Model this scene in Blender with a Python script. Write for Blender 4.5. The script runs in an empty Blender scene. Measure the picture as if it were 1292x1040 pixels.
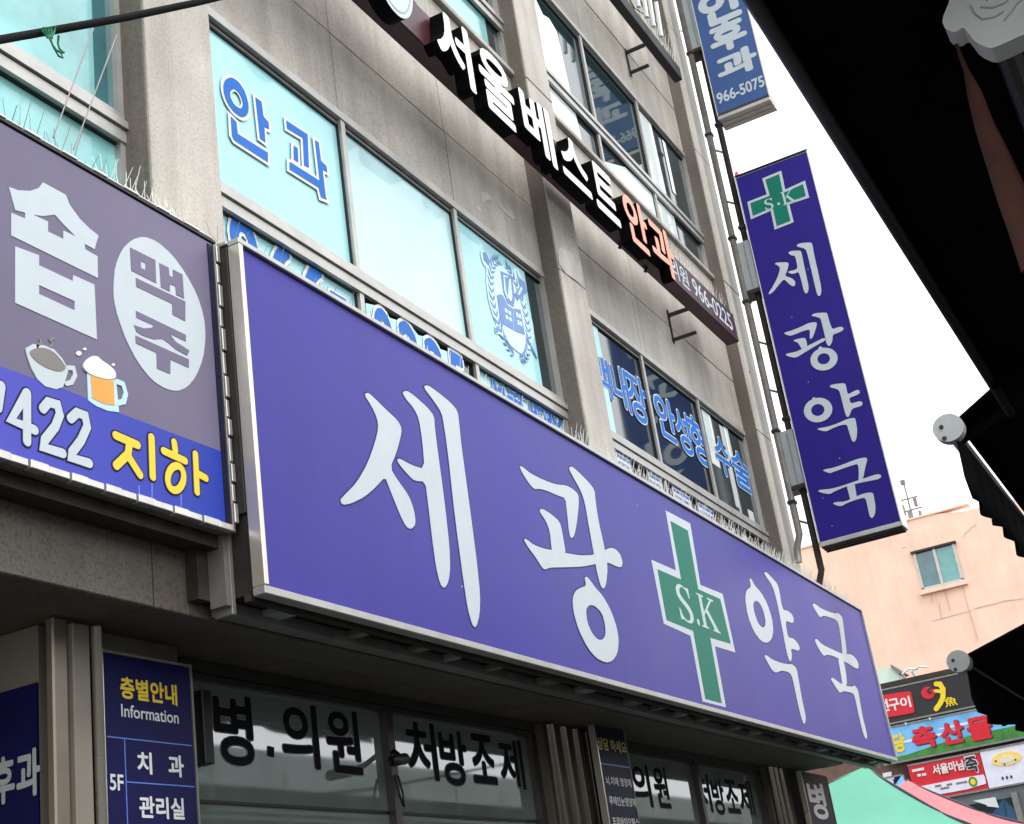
import bpy, bmesh, math, random
from mathutils import Vector, Matrix
from mathutils.geometry import tessellate_polygon
random.seed(7)
S = bpy.context.scene
COL = S.collection

# ------------------------------------------------------------------ camera
YAW, PITCH, ROLL, FPX = math.radians(65.175), math.radians(21.838), math.radians(-8.623), 1783.4
EYE = Vector((0, 0, 1.6))
fw = Vector((math.sin(YAW)*math.cos(PITCH), math.cos(YAW)*math.cos(PITCH), math.sin(PITCH)))
r0 = fw.cross(Vector((0, 0, 1))).normalized(); u0 = r0.cross(fw)
rt = r0*math.cos(ROLL)+u0*math.sin(ROLL); up = -r0*math.sin(ROLL)+u0*math.cos(ROLL)
cd = bpy.data.cameras.new('camera'); cam = bpy.data.objects.new('camera', cd); COL.objects.link(cam)
cd.sensor_width = 36; cd.lens = FPX/1292*36; cd.clip_start = .02; cd.clip_end = 2000
cam.matrix_world = Matrix(((rt.x, up.x, -fw.x, EYE.x), (rt.y, up.y, -fw.y, EYE.y), (rt.z, up.z, -fw.z, EYE.z), (0, 0, 0, 1)))
S.camera = cam

# ------------------------------------------------------------------ sky, sun, exposure
SUN_EL, SUN_AZ = math.radians(58), math.radians(192)      # azimuth clockwise from +Y
W = bpy.data.worlds.new('World'); S.world = W; W.use_nodes = True
nt = W.node_tree; bg = nt.nodes['Background']
sky = nt.nodes.new('ShaderNodeTexSky'); sky.sky_type = 'NISHITA'; sky.sun_disc = False
sky.sun_elevation = SUN_EL; sky.sun_rotation = SUN_AZ; sky.dust_density = 6; sky.air_density = 1.0; sky.ozone_density = 1
hs = nt.nodes.new('ShaderNodeHueSaturation'); hs.inputs['Saturation'].default_value = .22
mxw = nt.nodes.new('ShaderNodeMix'); mxw.data_type = 'RGBA'; mxw.inputs['Factor'].default_value = .72     # thin bright overcast over the clear sky
mxw.inputs['B'].default_value = (9.4, 9.7, 10.0, 1)
nt.links.new(sky.outputs[0], hs.inputs['Color']); nt.links.new(hs.outputs[0], mxw.inputs['A']); nt.links.new(mxw.outputs['Result'], bg.inputs[0])
bg.inputs[1].default_value = .13
sl = bpy.data.lights.new('sun', 'SUN'); sl.energy = .8; sl.angle = math.radians(11); sl.color = (1, .96, .9)
so = bpy.data.objects.new('sun', sl); COL.objects.link(so)
sdir = Vector((math.sin(SUN_AZ)*math.cos(SUN_EL), math.cos(SUN_AZ)*math.cos(SUN_EL), math.sin(SUN_EL)))
so.rotation_euler = sdir.to_track_quat('Z', 'Y').to_euler(); so.location = (0, -20, 30)
S.view_settings.view_transform = 'Standard'; S.view_settings.look = 'None'
S.view_settings.exposure = .93; S.view_settings.gamma = 1
try: S.view_settings.use_curve_mapping = False
except Exception: pass
S.cycles.max_bounces = 6; S.cycles.use_denoising = True

# ------------------------------------------------------------------ helpers: planes of the place
def ray(x, y): return fw+rt*((x-646)/FPX)-up*((y-520)/FPX)
class YP:                     # plane parallel to the facade, facing the street (-y)
    def __init__(s, Y): s.Y = Y
    def uv(s, p): d = ray(*p); q = EYE+d*(s.Y/d.y); return (q.x, q.z)
    def to3(s, u, v, o): return (u, s.Y-o, v)
class XP:                     # plane across the street, facing -x
    def __init__(s, X): s.X = X
    def uv(s, p): d = ray(*p); q = EYE+d*(s.X/d.x); return (-q.y, q.z)
    def to3(s, u, v, o): return (s.X-o, -u, v)
def crop(x0, y0, k):          # a traced list of (x, y) in an enlarged view -> photograph coordinates
    return lambda *pts: [(x0+a/k, y0+b/k) for a, b in pts]

def link(name, me, mats, parent=None):
    o = bpy.data.objects.new(name, me); COL.objects.link(o)
    for m in (mats if isinstance(mats, (list, tuple)) else [mats]): me.materials.append(m)
    if parent is not None:
        o.parent = parent
        if parent.type == 'EMPTY': o.matrix_parent_inverse = Matrix.Translation(-parent.location)
    return o
def tag(o, label, cat, group=None, kind=None):
    o['label'] = label
    if cat: o['category'] = cat
    if group: o['group'] = group
    if kind: o['kind'] = kind
    return o
def thing(name, loc, label, cat, group=None):
    o = bpy.data.objects.new(name, None); COL.objects.link(o); o.location = loc; o.empty_display_size = .2
    return tag(o, label, cat, group)
def mesh(name, vs, fs, mats, parent=None, smooth=False):
    me = bpy.data.meshes.new(name); me.from_pydata([tuple(v) for v in vs], [], fs); me.update()
    if smooth:
        for p in me.polygons: p.use_smooth = True
    return link(name, me, mats, parent)
class MB:                      # collects boxes, tubes ... into one mesh
    def __init__(s): s.v = []; s.f = []
    def box(s, x0, x1, y0, y1, z0, z1):
        n = len(s.v)
        s.v += [(x0,y0,z0),(x1,y0,z0),(x1,y1,z0),(x0,y1,z0),(x0,y0,z1),(x1,y0,z1),(x1,y1,z1),(x0,y1,z1)]
        s.f += [tuple(n+i for i in q) for q in ((0,3,2,1),(4,5,6,7),(0,1,5,4),(1,2,6,5),(2,3,7,6),(3,0,4,7))]; return s
    def tube(s, pts, r, n=8, caps=True):
        rs = r if isinstance(r, (list, tuple)) else [r]*len(pts); b = len(s.v); P = [Vector(p) for p in pts]
        for i, p in enumerate(P):
            t = (P[min(i+1, len(P)-1)]-P[max(i-1, 0)]).normalized()
            a = t.cross(Vector((0, 0, 1))) if abs(t.z) < .9 else t.cross(Vector((1, 0, 0)))
            a.normalize(); c = t.cross(a)
            for k in range(n):
                w = 2*math.pi*k/n; s.v.append(tuple(p+(a*math.cos(w)+c*math.sin(w))*rs[i]))
        for i in range(len(P)-1):
            for k in range(n):
                s.f.append((b+i*n+k, b+i*n+(k+1) % n, b+(i+1)*n+(k+1) % n, b+(i+1)*n+k))
        if caps: s.f.append(tuple(b+k for k in range(n))); s.f.append(tuple(b+(len(P)-1)*n+k for k in reversed(range(n))))
        return s
    def prism(s, pl, conts, o0, o1):        # contours (outer + holes) in (u,v) on plane pl, from offset o0 to o1 (proud)
        b = len(s.v); flat = [q for c in conts for q in c]
        tri = tessellate_polygon([[Vector((q[0], q[1], 0)) for q in c] for c in conts])
        n = len(flat); s.v += [pl.to3(q[0], q[1], o1) for q in flat]; s.v += [pl.to3(q[0], q[1], o0) for q in flat]
        for t in tri:
            a, c, d = [flat[i] for i in t]
            if (c[0]-a[0])*(d[1]-a[1])-(c[1]-a[1])*(d[0]-a[0]) < 0: t = (t[0], t[2], t[1])
            s.f.append((b+t[0], b+t[1], b+t[2])); s.f.append((b+n+t[0], b+n+t[2], b+n+t[1]))
        i0 = 0
        for ci, c in enumerate(conts):
            m = len(c); ccw = area(c) > 0
            for i in range(m):
                j = (i+1) % m; q = (b+i0+i, b+n+i0+i, b+n+i0+j, b+i0+j)
                s.f.append(q if ccw == (ci == 0) else q[::-1])
            i0 += m
        return s
    def build(s, name, mats, parent=None, smooth=False, bevel=0):
        o = mesh(name, s.v, s.f, mats, parent, smooth)
        if bevel:
            bm = bmesh.new(); bm.from_mesh(o.data)
            bmesh.ops.bevel(bm, geom=list(bm.edges), offset=bevel, segments=1, affect='EDGES', profile=.5)
            bm.to_mesh(o.data); bm.free()
        return o
def area(c): return .5*sum(c[i][0]*c[(i+1) % len(c)][1]-c[(i+1) % len(c)][0]*c[i][1] for i in range(len(c)))
def box(name, x0, x1, y0, y1, z0, z1, m, parent=None, bevel=0): return MB().box(x0, x1, y0, y1, z0, z1).build(name, m, parent, bevel=bevel)
def chaikin(c, n=1):
    for _ in range(n):
        o = []
        for i in range(len(c)):
            a, b = c[i], c[(i+1) % len(c)]
            o += [(a[0]*.78+b[0]*.22, a[1]*.78+b[1]*.22), (a[0]*.22+b[0]*.78, a[1]*.22+b[1]*.78)]
        c = o
    return c
def grow(c, d):                # offset a closed contour outwards by d (inwards when negative)
    sg = 1 if area(c) > 0 else -1; o = []; n = len(c)
    for i in range(n):
        a, b, e = Vector(c[i-1]), Vector(c[i]), Vector(c[(i+1) % n])
        t1 = (b-a); t2 = (e-b)
        if t1.length < 1e-7 or t2.length < 1e-7: o.append(tuple(b)); continue
        t1.normalize(); t2.normalize()
        n1 = Vector((t1.y, -t1.x))*sg; n2 = Vector((t2.y, -t2.x))*sg; m = n1+n2
        if m.length < 1e-4: o.append(tuple(b+n1*d)); continue
        m.normalize(); k = min(1/max(m.dot(n1), .2), 1.9)
        o.append(tuple(b+m*d*k))
    return o
def ell(cx, cy, rx, ry, n=28, tilt=0):
    return [(cx+rx*math.cos(2*math.pi*i/n)*math.cos(tilt)-ry*math.sin(2*math.pi*i/n)*math.sin(tilt),
             cy+rx*math.cos(2*math.pi*i/n)*math.sin(tilt)+ry*math.sin(2*math.pi*i/n)*math.cos(tilt)) for i in range(n)]
def UV(pl, pts): return [pl.uv(p) for p in pts]
def stroke(pts, w, n=7):       # round-ended thick line as a closed contour
    P = [Vector(p) for p in pts]; L = []; R = []
    for i, p in enumerate(P):
        if i == 0: t = P[1]-P[0]
        elif i == len(P)-1: t = P[-1]-P[-2]
        else: t = (P[i+1]-P[i]).normalized()+(P[i]-P[i-1]).normalized()
        t.normalize(); nn = Vector((-t.y, t.x)); k = 1.0
        if 0 < i < len(P)-1: k = min(1/max(.5, nn.dot(Vector((-(P[i]-P[i-1]).normalized().y, (P[i]-P[i-1]).normalized().x)))), 1.4)
        L.append(p+nn*w/2*k); R.append(p-nn*w/2*k)
    def cap(c, t):
        t = t.normalized(); nn = Vector((-t.y, t.x))
        return [c+(nn*math.cos(a)+t*math.sin(a))*w/2 for a in [math.pi*(k+1)/(n+1) for k in range(n)]]
    o = L+cap(P[-1], P[-1]-P[-2])+R[::-1]+cap(P[0], P[0]-P[1])
    return [tuple(q) for q in o]

_gl = {}
def glyph(ch, off, ext=False):  # letter shape normalised to its own 0..1 box, plus its width/height in em
    k = (ch, off, ext)
    if k not in _gl:
        c = bpy.data.curves.new('type', 'FONT'); c.body = ch; c.offset = off; c.resolution_u = 4
        if ext: c.extrude = .5
        o = bpy.data.objects.new('type', c); me = o.to_mesh()
        v = [tuple(p.co) for p in me.vertices]; f = [tuple(p.vertices) for p in me.polygons]
        o.to_mesh_clear(); bpy.data.objects.remove(o); bpy.data.curves.remove(c)
        if not v: v = [(0, 0, 0), (1, 1, 0)]
        _gl[k] = (v, f)
    return _gl[k]
def lay(mb, pl, ch, rect, off=0., o0=.002, o1=None):
    """fit the text ch (bounding box of its plain shape) into rect=(u0,u1,v0,v1); o1 gives it depth"""
    v0, f0 = glyph(ch, 0.)
    ax = min(p[0] for p in v0); bx = max(p[0] for p in v0); ay = min(p[1] for p in v0); by = max(p[1] for p in v0)
    v, f = glyph(ch, 0., o1 is not None)
    sx = (rect[1]-rect[0])/(bx-ax); sy = (rect[3]-rect[2])/(by-ay)
    sh = [(0, 0)]+([(math.cos(k*math.pi/4)*off, math.sin(k*math.pi/4)*off) for k in range(8)] if off else [])
    for n_, (dx, dy) in enumerate(sh):
        b = len(mb.v); e = .00006*n_ if o1 is None else .0002*n_
        for p in v:
            d = o0+e if o1 is None else o0+(o1+e-o0)*(p[2]+.5)
            mb.v.append(pl.to3(rect[0]+(p[0]+dx-ax)*sx, rect[2]+(p[1]+dy-ay)*sy, d))
        mb.f += [tuple(b+i for i in q) for q in f]
def rect4(pl, left, right, top, bottom):
    return (pl.uv(left)[0], pl.uv(right)[0], pl.uv(bottom)[1], pl.uv(top)[1])
def shrink(r, d): return (r[0]+d, r[1]-d, r[2]+d, r[3]-d)
def word(pl, ch, rect, m, parent, name='lettering', off=0., o0=.002, o1=None):
    mb = MB(); lay(mb, pl, ch, rect, off, o0, o1); return mb.build(name, m, parent)

# ------------------------------------------------------------------ materials
def mat(name, col, rough=.5, metal=0., var=.08, scale=6., spec=.5, ior=1.45, bump=0., bscale=40., coat=0., streak=0., emit=0., dirt=None, trans=0.):
    m = bpy.data.materials.new(name); m.use_nodes = True; n = m.node_tree.nodes; l = m.node_tree.links
    b = n['Principled BSDF']; b.inputs['Roughness'].default_value = rough; b.inputs['Metallic'].default_value = metal
    b.inputs['Specular IOR Level'].default_value = spec; b.inputs['IOR'].default_value = ior
    b.inputs['Coat Weight'].default_value = coat; b.inputs['Coat Roughness'].default_value = .04
    tc = n.new('ShaderNodeTexCoord'); no = n.new('ShaderNodeTexNoise'); no.inputs['Scale'].default_value = scale
    no.inputs['Detail'].default_value = 6; no.inputs['Roughness'].default_value = .6; l.new(tc.outputs['Object'], no.inputs['Vector'])
    rp = n.new('ShaderNodeValToRGB'); rp.color_ramp.elements[0].position = .3; rp.color_ramp.elements[1].position = .7
    rp.color_ramp.elements[0].color = tuple(c*(1-var) for c in col)+(1,); rp.color_ramp.elements[1].color = tuple(min(1, c*(1+var)) for c in col)+(1,)
    l.new(no.outputs['Fac'], rp.inputs['Fac']); out = rp.outputs['Color']
    if streak:                 # rain streaks and grime running down
        mp = n.new('ShaderNodeMapping'); mp.inputs['Scale'].default_value = (9, 9, .5); l.new(tc.outputs['Object'], mp.inputs['Vector'])
        n2 = n.new('ShaderNodeTexNoise'); n2.inputs['Scale'].default_value = 1.; n2.inputs['Detail'].default_value = 5; l.new(mp.outputs[0], n2.inputs['Vector'])
        r2 = n.new('ShaderNodeValToRGB'); r2.color_ramp.elements[0].position = .35; r2.color_ramp.elements[1].position = .62
        d = dirt or (.45, .42, .38)
        r2.color_ramp.elements[0].color = tuple(1-(1-x)*streak for x in d)+(1,); r2.color_ramp.elements[1].color = (1, 1, 1, 1)
        l.new(n2.outputs['Fac'], r2.inputs['Fac'])
        mx = n.new('ShaderNodeMix'); mx.data_type = 'RGBA'; mx.blend_type = 'MULTIPLY'; mx.inputs['Factor'].default_value = 1
        l.new(out, mx.inputs['A']); l.new(r2.outputs['Color'], mx.inputs['B']); out = mx.outputs['Result']
    l.new(out, b.inputs['Base Color'])
    rr = n.new('ShaderNodeMapRange'); rr.inputs['To Min'].default_value = max(0, rough-.06); rr.inputs['To Max'].default_value = min(1, rough+.06)
    l.new(no.outputs['Fac'], rr.inputs['Value']); l.new(rr.outputs[0], b.inputs['Roughness'])
    if bump:
        n3 = n.new('ShaderNodeTexNoise'); n3.inputs['Scale'].default_value = bscale; n3.inputs['Detail'].default_value = 4; l.new(tc.outputs['Object'], n3.inputs['Vector'])
        bp = n.new('ShaderNodeBump'); bp.inputs['Strength'].default_value = bump; bp.inputs['Distance'].default_value = .01
        l.new(n3.outputs['Fac'], bp.inputs['Height']); l.new(bp.outputs[0], b.inputs['Normal'])
    if emit: l.new(out, b.inputs['Emission Color']); b.inputs['Emission Strength'].default_value = emit
    if trans: b.inputs['Transmission Weight'].default_value = trans
    return m
def granite(name, col, speck=.35, streak=.5, big=.14):
    m = mat(name, col, .62, var=big, scale=1.7, bump=.12, bscale=160, streak=streak); n = m.node_tree.nodes; l = m.node_tree.links
    b = n['Principled BSDF']; src = b.inputs['Base Color'].links[0].from_socket
    tc = n.new('ShaderNodeTexCoord'); no = n.new('ShaderNodeTexNoise'); no.inputs['Scale'].default_value = 85; no.inputs['Detail'].default_value = 3
    l.new(tc.outputs['Object'], no.inputs['Vector']); rp = n.new('ShaderNodeValToRGB')
    rp.color_ramp.elements[0].position = .33; rp.color_ramp.elements[1].position = .52
    k = 1-speck; rp.color_ramp.elements[0].color = (k, k, k, 1); rp.color_ramp.elements[1].color = (1, 1, 1, 1); l.new(no.outputs['Fac'], rp.inputs['Fac'])
    mx = n.new('ShaderNodeMix'); mx.data_type = 'RGBA'; mx.blend_type = 'MULTIPLY'; mx.inputs['Factor'].default_value = 1
    l.new(src, mx.inputs['A']); l.new(rp.outputs['Color'], mx.inputs['B']); l.new(mx.outputs['Result'], b.inputs['Base Color'])
    return m
M = dict(
    stone=granite('granite_panel', (.445, .41, .36), .24, .34, .22), pillar=granite('granite_pillar', (.475, .44, .39), .22, .30, .2), side=granite('brown_shaded_side', (.17, .145, .12), .3, .5),
    fascia=granite('shaded_granite_fascia', (.13, .110, .09), .4, .35), joint=mat('joint_filler', (.05, .045, .04), .9),
    core=mat('inner_wall', (.06, .055, .05), .9), soffit=mat('shaded_soffit', (.13, .108, .085), .8, var=.25, scale=3, streak=.3),
    alu=mat('aluminium_frame', (.47, .455, .43), .42, .55, var=.12, scale=9, bump=.03), alud=mat('dull_aluminium', (.24, .23, .21), .5, .5, var=.2, scale=7),
    gasket=mat('black_gasket', (.012, .012, .012), .6), steel=mat('polished_steel', (.66, .61, .52), .26, .6, var=.1, scale=3),
    film=mat('cyan_film', (.33, .66, .70), .35, var=.08, scale=1.4, coat=.6), film2=mat('pale_film', (.47, .72, .75), .35, var=.14, scale=1.3, coat=.6),
    lglass=mat('pale_curtained_glass_and_reflection', (.22, .52, .52), .2, var=.35, scale=1.6, coat=.7), pale_reflection=mat('white_reflection', (.72, .80, .78), .5, var=.06, scale=4, coat=1.),
    dglass=mat('dark_glass', (.014, .030, .034), .015, var=.25, scale=2, ior=1.95, spec=.6), tglass=mat('teal_glass', (.03, .13, .15), .03, var=.3, scale=3, ior=1.9),
    sglass=mat('shop_glass', (.14, .175, .16), .012, var=.12, scale=2, ior=3.0),
    purple=mat('purple_flex_face', (.034, .027, .29), .42, var=.06, scale=1.2, spec=.30, streak=.16, bump=.02, bscale=1.5), purple2=mat('violet_flex_face', (.022, .012, .21), .42, var=.06, scale=1.5, spec=.2, streak=.10),
    white=mat('white_vinyl', (.50, .56, .60), .4, var=.04, scale=8), offw=mat('bright_white_vinyl', (.66, .68, .68), .4, var=.04, scale=8),
    green=mat('green_vinyl', (.004, .17, .115), .5, var=.06, spec=.2), greyp=mat('grey_purple_flex', (.125, .104, .185), .38, var=.1, scale=2), bandb=mat('blue_band_flex', (.022, .038, .36), .42, spec=.25, var=.18, scale=1.5),
    yellow=mat('yellow_vinyl', (.80, .58, .02), .4, var=.05), blue=mat('blue_vinyl', (.018, .14, .52), .5, var=.1, spec=.2), blued=mat('dark_blue_vinyl', (.012, .15, .55), .5, var=.1, spec=.2),
    paleb=mat('crest_blue_vinyl', (.13, .24, .52), .4, var=.1), navy=mat('navy_board', (.006, .006, .062), .5, var=.15, spec=.2), navyd=mat('dark_navy_board', (.005, .006, .030), .5, var=.15, spec=.2),
    lineb=mat('light_blue_line', (.10, .20, .62), .4), black=mat('black_vinyl', (.006, .006, .010), .7, spec=.15), blackp=mat('black_painted_metal', (.010, .009, .010), .45, var=.2),
    maroon=mat('maroon_panel', (.060, .010, .018), .4, var=.2, scale=4), maroonl=mat('maroon_face', (.048, .010, .018), .4, var=.15, scale=4),
    letw=mat('acrylic_white', (.82, .82, .77), .4, var=.03), letc=mat('acrylic_coral', (.78, .30, .20), .4, var=.05), letside=mat('letter_return', (.0025, .0022, .0025), .7, spec=.06),
    edgeg=mat('grey_letter_edge', (.16, .17, .16), .6), slate=mat('slate_blue_flex', (.030, .085, .26), .4, var=.08, scale=3),
    bronze=mat('dark_bronze_frame', (.055, .050, .044), .4, .4, var=.2, scale=6), jamb=mat('bright_jamb_steel', (.60, .55, .47), .16, 1., var=.15, scale=3), edgev=mat('dark_violet_edge', (.020, .014, .13), .5, spec=.2),
    capw=mat('offwhite_plastic', (.80, .82, .78), .5, var=.05, scale=5),
    initg=mat('pale_green_white_vinyl', (.46, .60, .55), .45, var=.04),
    boxd=mat('dark_sign_body', (.030, .026, .022), .6, var=.3, scale=5, spec=.3),
    rust=mat('rusty_steel', (.045, .034, .028), .7, .3, var=.4, scale=14), pipe=mat('grey_painted_pipe', (.20, .185, .17), .5, .3, var=.25, scale=10), armbox=mat('grey_sheet_metal', (.33, .36, .37), .45, .3, var=.1, scale=5),
    orange=mat('beer_orange', (.75, .32, .05), .4), foam=mat('foam_cream', (.76, .77, .70), .5), coffee=mat('coffee_grey', (.20, .18, .17), .5), icebl=mat('mug_pale_blue', (.45, .66, .78), .4),
    tab=mat('silver_clip', (.60, .58, .55), .3, .7, var=.15, scale=12), residue=mat('tape_residue', (.50, .46, .41), .6, var=.12, scale=18),
    spike=mat('spike_steel', (.74, .72, .67), .5, 0.), awn=mat('black_awning_cloth', (.006, .0055, .0055), .95, var=.3, scale=4, spec=.03), awnred=mat('dark_red_hem', (.10, .01, .01), .7),
    cap=mat('weathered_plastic', (.46, .47, .45), .5, var=.12, scale=7), rustcloth=mat('rust_brown_cloth', (.075, .024, .013), .8, var=.3, scale=8),
    peach=mat('peach_render', (.87, .60, .46), .8, var=.12, scale=.9, bump=.05, bscale=8, streak=.10, dirt=(.6, .5, .45)), stain=mat('wall_stain', (.62, .42, .32), .9, var=.2, scale=5), bgglass=mat('green_window_glass', (.10, .32, .30), .05, var=.15, ior=1.8),
    mint=mat('mint_sheet', (.62, .75, .62), .6), brick=mat('brown_back_wall', (.16, .09, .07), .8, var=.3, scale=3), charcoal=mat('charcoal_sign', (.020, .020, .022), .4), red=mat('red_sign', (.62, .012, .025), .4, var=.06),
    skyb=mat('sky_print', (.16, .45, .80), .4, var=.35, scale=1.1), grassp=mat('grass_print', (.045, .20, .03), .5, var=.4, scale=5), lilac=mat('lilac_white_sign', (.72, .72, .82), .4), cream=mat('cream_disc', (.85, .62, .20), .4),
    tgreen=mat('green_canopy_cloth', (.15, .46, .33), .75, var=.06, scale=2), tpink=mat('pink_canopy_cloth', (.66, .19, .21), .75, var=.06, scale=2), tblue=mat('blue_canopy_cloth', (.10, .30, .70), .75),
    grey=mat('grey_shopfront', (.13, .15, .15), .5, var=.2, scale=1), asphalt=mat('asphalt', (.05, .05, .05), .9, var=.3, scale=8), tile=mat('pale_green_tile', (.36, .42, .40), .5, var=.15, scale=1.5), beigeb=mat('beige_band', (.55, .48, .38), .7, var=.3, scale=2), cable=mat('black_cable', (.005, .005, .005), .8, spec=.1), string=mat('green_string', (.01, .18, .07), .6),
    beige=mat('beige_panel', (.22, .19, .155), .5, var=.12, scale=3), tan=mat('tan_steel_column', (.26, .215, .17), .35, .5, var=.15, scale=4), ghost=mat('dim_window', (.05, .05, .05), .2))

def gradient_along_x(m, xa, ca_, xb, cb_):
    n = m.node_tree.nodes; l = m.node_tree.links; b = n['Principled BSDF']
    tc = n.new('ShaderNodeTexCoord'); sx = n.new('ShaderNodeSeparateXYZ'); l.new(tc.outputs['Object'], sx.inputs[0])
    mr = n.new('ShaderNodeMapRange'); mr.inputs['From Min'].default_value = xa; mr.inputs['From Max'].default_value = xb; l.new(sx.outputs['X'], mr.inputs['Value'])
    mx = n.new('ShaderNodeMix'); mx.data_type = 'RGBA'; l.new(mr.outputs[0], mx.inputs['Factor'])
    mx.inputs['A'].default_value = ca_+(1,); mx.inputs['B'].default_value = cb_+(1,); l.new(mx.outputs['Result'], b.inputs['Base Color'])
gradient_along_x(M['bandb'], 2.7, (.075, .075, .46), 3.8, (.012, .038, .36))  # band colour runs from violet to blue along the sign

# ================================================================== ground
tag(box('road', -60, 120, -60, 60, -.3, 0, M['asphalt']), 'grey asphalt street below the signs', None, kind='structure')

# ================================================================== clinic building
WALL, PIL, GL = 3.17, 3.05, 3.20           # spandrel face, pillar face, window glass
B = thing('clinic_building', (7, 3.3, 0), 'grey granite clinic building with ribbon windows behind the purple signs', 'building')
box('wall_core', .4, 12.10, 3.36, 9, 2.96, 13.4, M['core'], B)
# pillars: stacked stone blocks with open joints
for (x0, x1) in ((.2, .62), (3.675, 4.10), (7.66, 8.065), (11.70, 12.13)):
    box('pillar_core', x0+.02, x1-.02, PIL+.02, 3.4, 3.63, 13.3, M['joint'], B)
    zs = [3.63, 5.845, 7.35, 8.8, 10.3, 11.8, 13.3] if x0 > 7 else [3.63, 7.35, 10.3, 13.3]
    if x0 > 1: box('shaded_side_slab', x0-.008, x0-.0005, PIL+.012, WALL+.01, 3.63, 13.3, M['side'], B)  # brown stone, darkened: the shade of this side is in its colour
    for a, b in zip(zs, zs[1:]):
        j = random.uniform(-.002, .002)
        box('stone_block', x0, x1, PIL+j, 3.38, a+.004, b-.004, M['pillar'], B, bevel=.004)
# spandrel stone panels
def panels(x0, x1, cuts, rows):
    xs = [x0]+cuts+[x1]
    for za, zb in rows:
        for a, b in zip(xs, xs[1:]):
            j = random.uniform(-.003, .003)
            box('stone_panel', a+.0035, b-.0035, WALL+j, 3.34, za+.0035, zb-.0035, M['stone'], B, bevel=.003)
    box('joint_backing', x0, x1, WALL+.02, 3.345, rows[0][0]+.01, rows[-1][1]-.01, M['joint'], B)
ROW1 = [(5.86, 6.352), (6.352, 6.86), (6.86, 7.40)]
ROW2 = [(8.80, 9.30), (9.30, 9.82), (9.82, 10.35)]
ROW0 = [(2.93, 3.40), (3.40, 3.90), (3.90, 4.28)]
BAYS = [(.62, 3.675, [1.6, 2.6]), (4.10, 7.66, [5.295, 6.493]), (8.065, 11.70, [9.32, 10.49])]
for x0, x1, cuts in BAYS:
    for rows in (ROW0, ROW1, ROW2): panels(x0, x1, cuts, rows)
    box('stone_sill', x0, x1, WALL-.035, 3.345, 7.402, 7.44, M['stone'], B, bevel=.004)

# ---- windows: frame with mullions and a transom; panes and films are sub-parts
def window(x0, x1, cuts, z0, z1, zt, label=None):
    """one ribbon window: frame mesh; returns (frame, list of pane rects (upper, lower))"""
    f = MB(); xs = [x0]+cuts+[x1]; d0, d1 = WALL-.008, 3.30
    f.box(x0, x1, d0, d1, z1-.045, z1)                       # head
    f.box(x0, x1, d0+.03, d1, z1-.075, z1-.052)              # inner head rail
    f.box(x0, x1, d0, d1, z0, z0+.05)
    f.box(x0, x1, d0-.012, d1, zt-.014, zt+.020)             # transom: two rails
    f.box(x0, x1, d0, d1, zt-.074, zt-.022)
    f.box(x0, x1, d0+.006, d1, zt+.026, zt+.060)
    for i, x in enumerate(xs):
        w = .019
        a = x if i == 0 else x-w; b = x if i == len(xs)-1 else x+w
        if i == 0: b = x+.035
        if i == len(xs)-1: a = x-.035
        f.box(a, b, d0+.008, d1+.004, z0+.002, z1-.002)
    o = f.build('window', M['alu'], B)
    g = MB()
    for a, b in zip(xs, xs[1:]):                             # black rubber round every pane
        for (p, q) in ((z0+.05, zt-.074), (zt+.060, z1-.075)):
            a2, b2 = a+.018, b-.018
            g.box(a2, b2, GL-.014, GL+.03, q-.007, q+.004); g.box(a2, b2, GL-.012, GL+.03, p-.004, p+.006)
            g.box(a2, a2+.008, GL-.013, GL+.03, p, q); g.box(b2-.008, b2, GL-.013, GL+.03, p, q)
    g.build('gasket', M['gasket'], o)
    rects = []
    for a, b in zip(xs, xs[1:]):
        rects.append(((a+.02, b-.02, zt+.05, z1-.07), (a+.02, b-.02, z0+.04, zt-.07)))
    return o, rects
def pane(o, r, m, name='pane', y=GL): return box(name, r[0], r[1], y, y+.012, r[2], r[3], m, o)
PG = YP(GL-.001)
def sub(r, a, b, c=0, d=1): return (r[0]+(r[1]-r[0])*a, r[0]+(r[1]-r[0])*b, r[2]+(r[3]-r[2])*c, r[2]+(r[3]-r[2])*d)

# --- left bay: pale curtained glass, dark blue strip along the right side
wl, R = window(.62, 3.675, [2.1], 4.28, 5.86, 4.90)
for (ua, la) in R: pane(wl, ua, M['lglass']); pane(wl, la, M['lglass'])
pane(wl, sub(R[1][0], .925, 1), M['tglass'], 'dark_strip', GL-.004)
# --- middle bay, second floor: three printed panes
w1, R = window(4.10, 7.66, [5.328, 6.487], 4.28, 5.86, 4.885)
pane(w1, R[0][0], M['film'], 'film'); pane(w1, R[0][1], M['film'], 'film')
pane(w1, R[1][0], M['film2'], 'film'); pane(w1, R[1][1], M['dglass'])
pane(w1, R[2][0], M['dglass']); pane(w1, sub(R[2][0], 0, .80), M['film'], 'film', GL-.004)
pane(w1, R[2][1], M['film'], 'film')
# --- right bay, second floor; pale strips paint reflections on its third pane
w2, R2 = window(8.065, 11.70, [9.30, 10.49], 4.28, 5.86, 4.885)
for ua, la in R2: pane(w2, ua, M['dglass']); pane(w2, la, M['dglass'])
pane(w2, sub(R2[0][0], 0, .38), M['film'], 'film', GL-.004)
pane(w2, sub(R2[2][0], .10, .27, .42, 1), M['pale_reflection'], 'reflection_strip', GL-.003)
pane(w2, sub(R2[2][0], .56, .65, .62, 1), M['pale_reflection'], 'reflection_strip', GL-.003)
pane(w2, sub(R2[2][0], .74, .86, .0, .15), M['pale_reflection'], 'reflection_strip', GL-.003)
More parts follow.
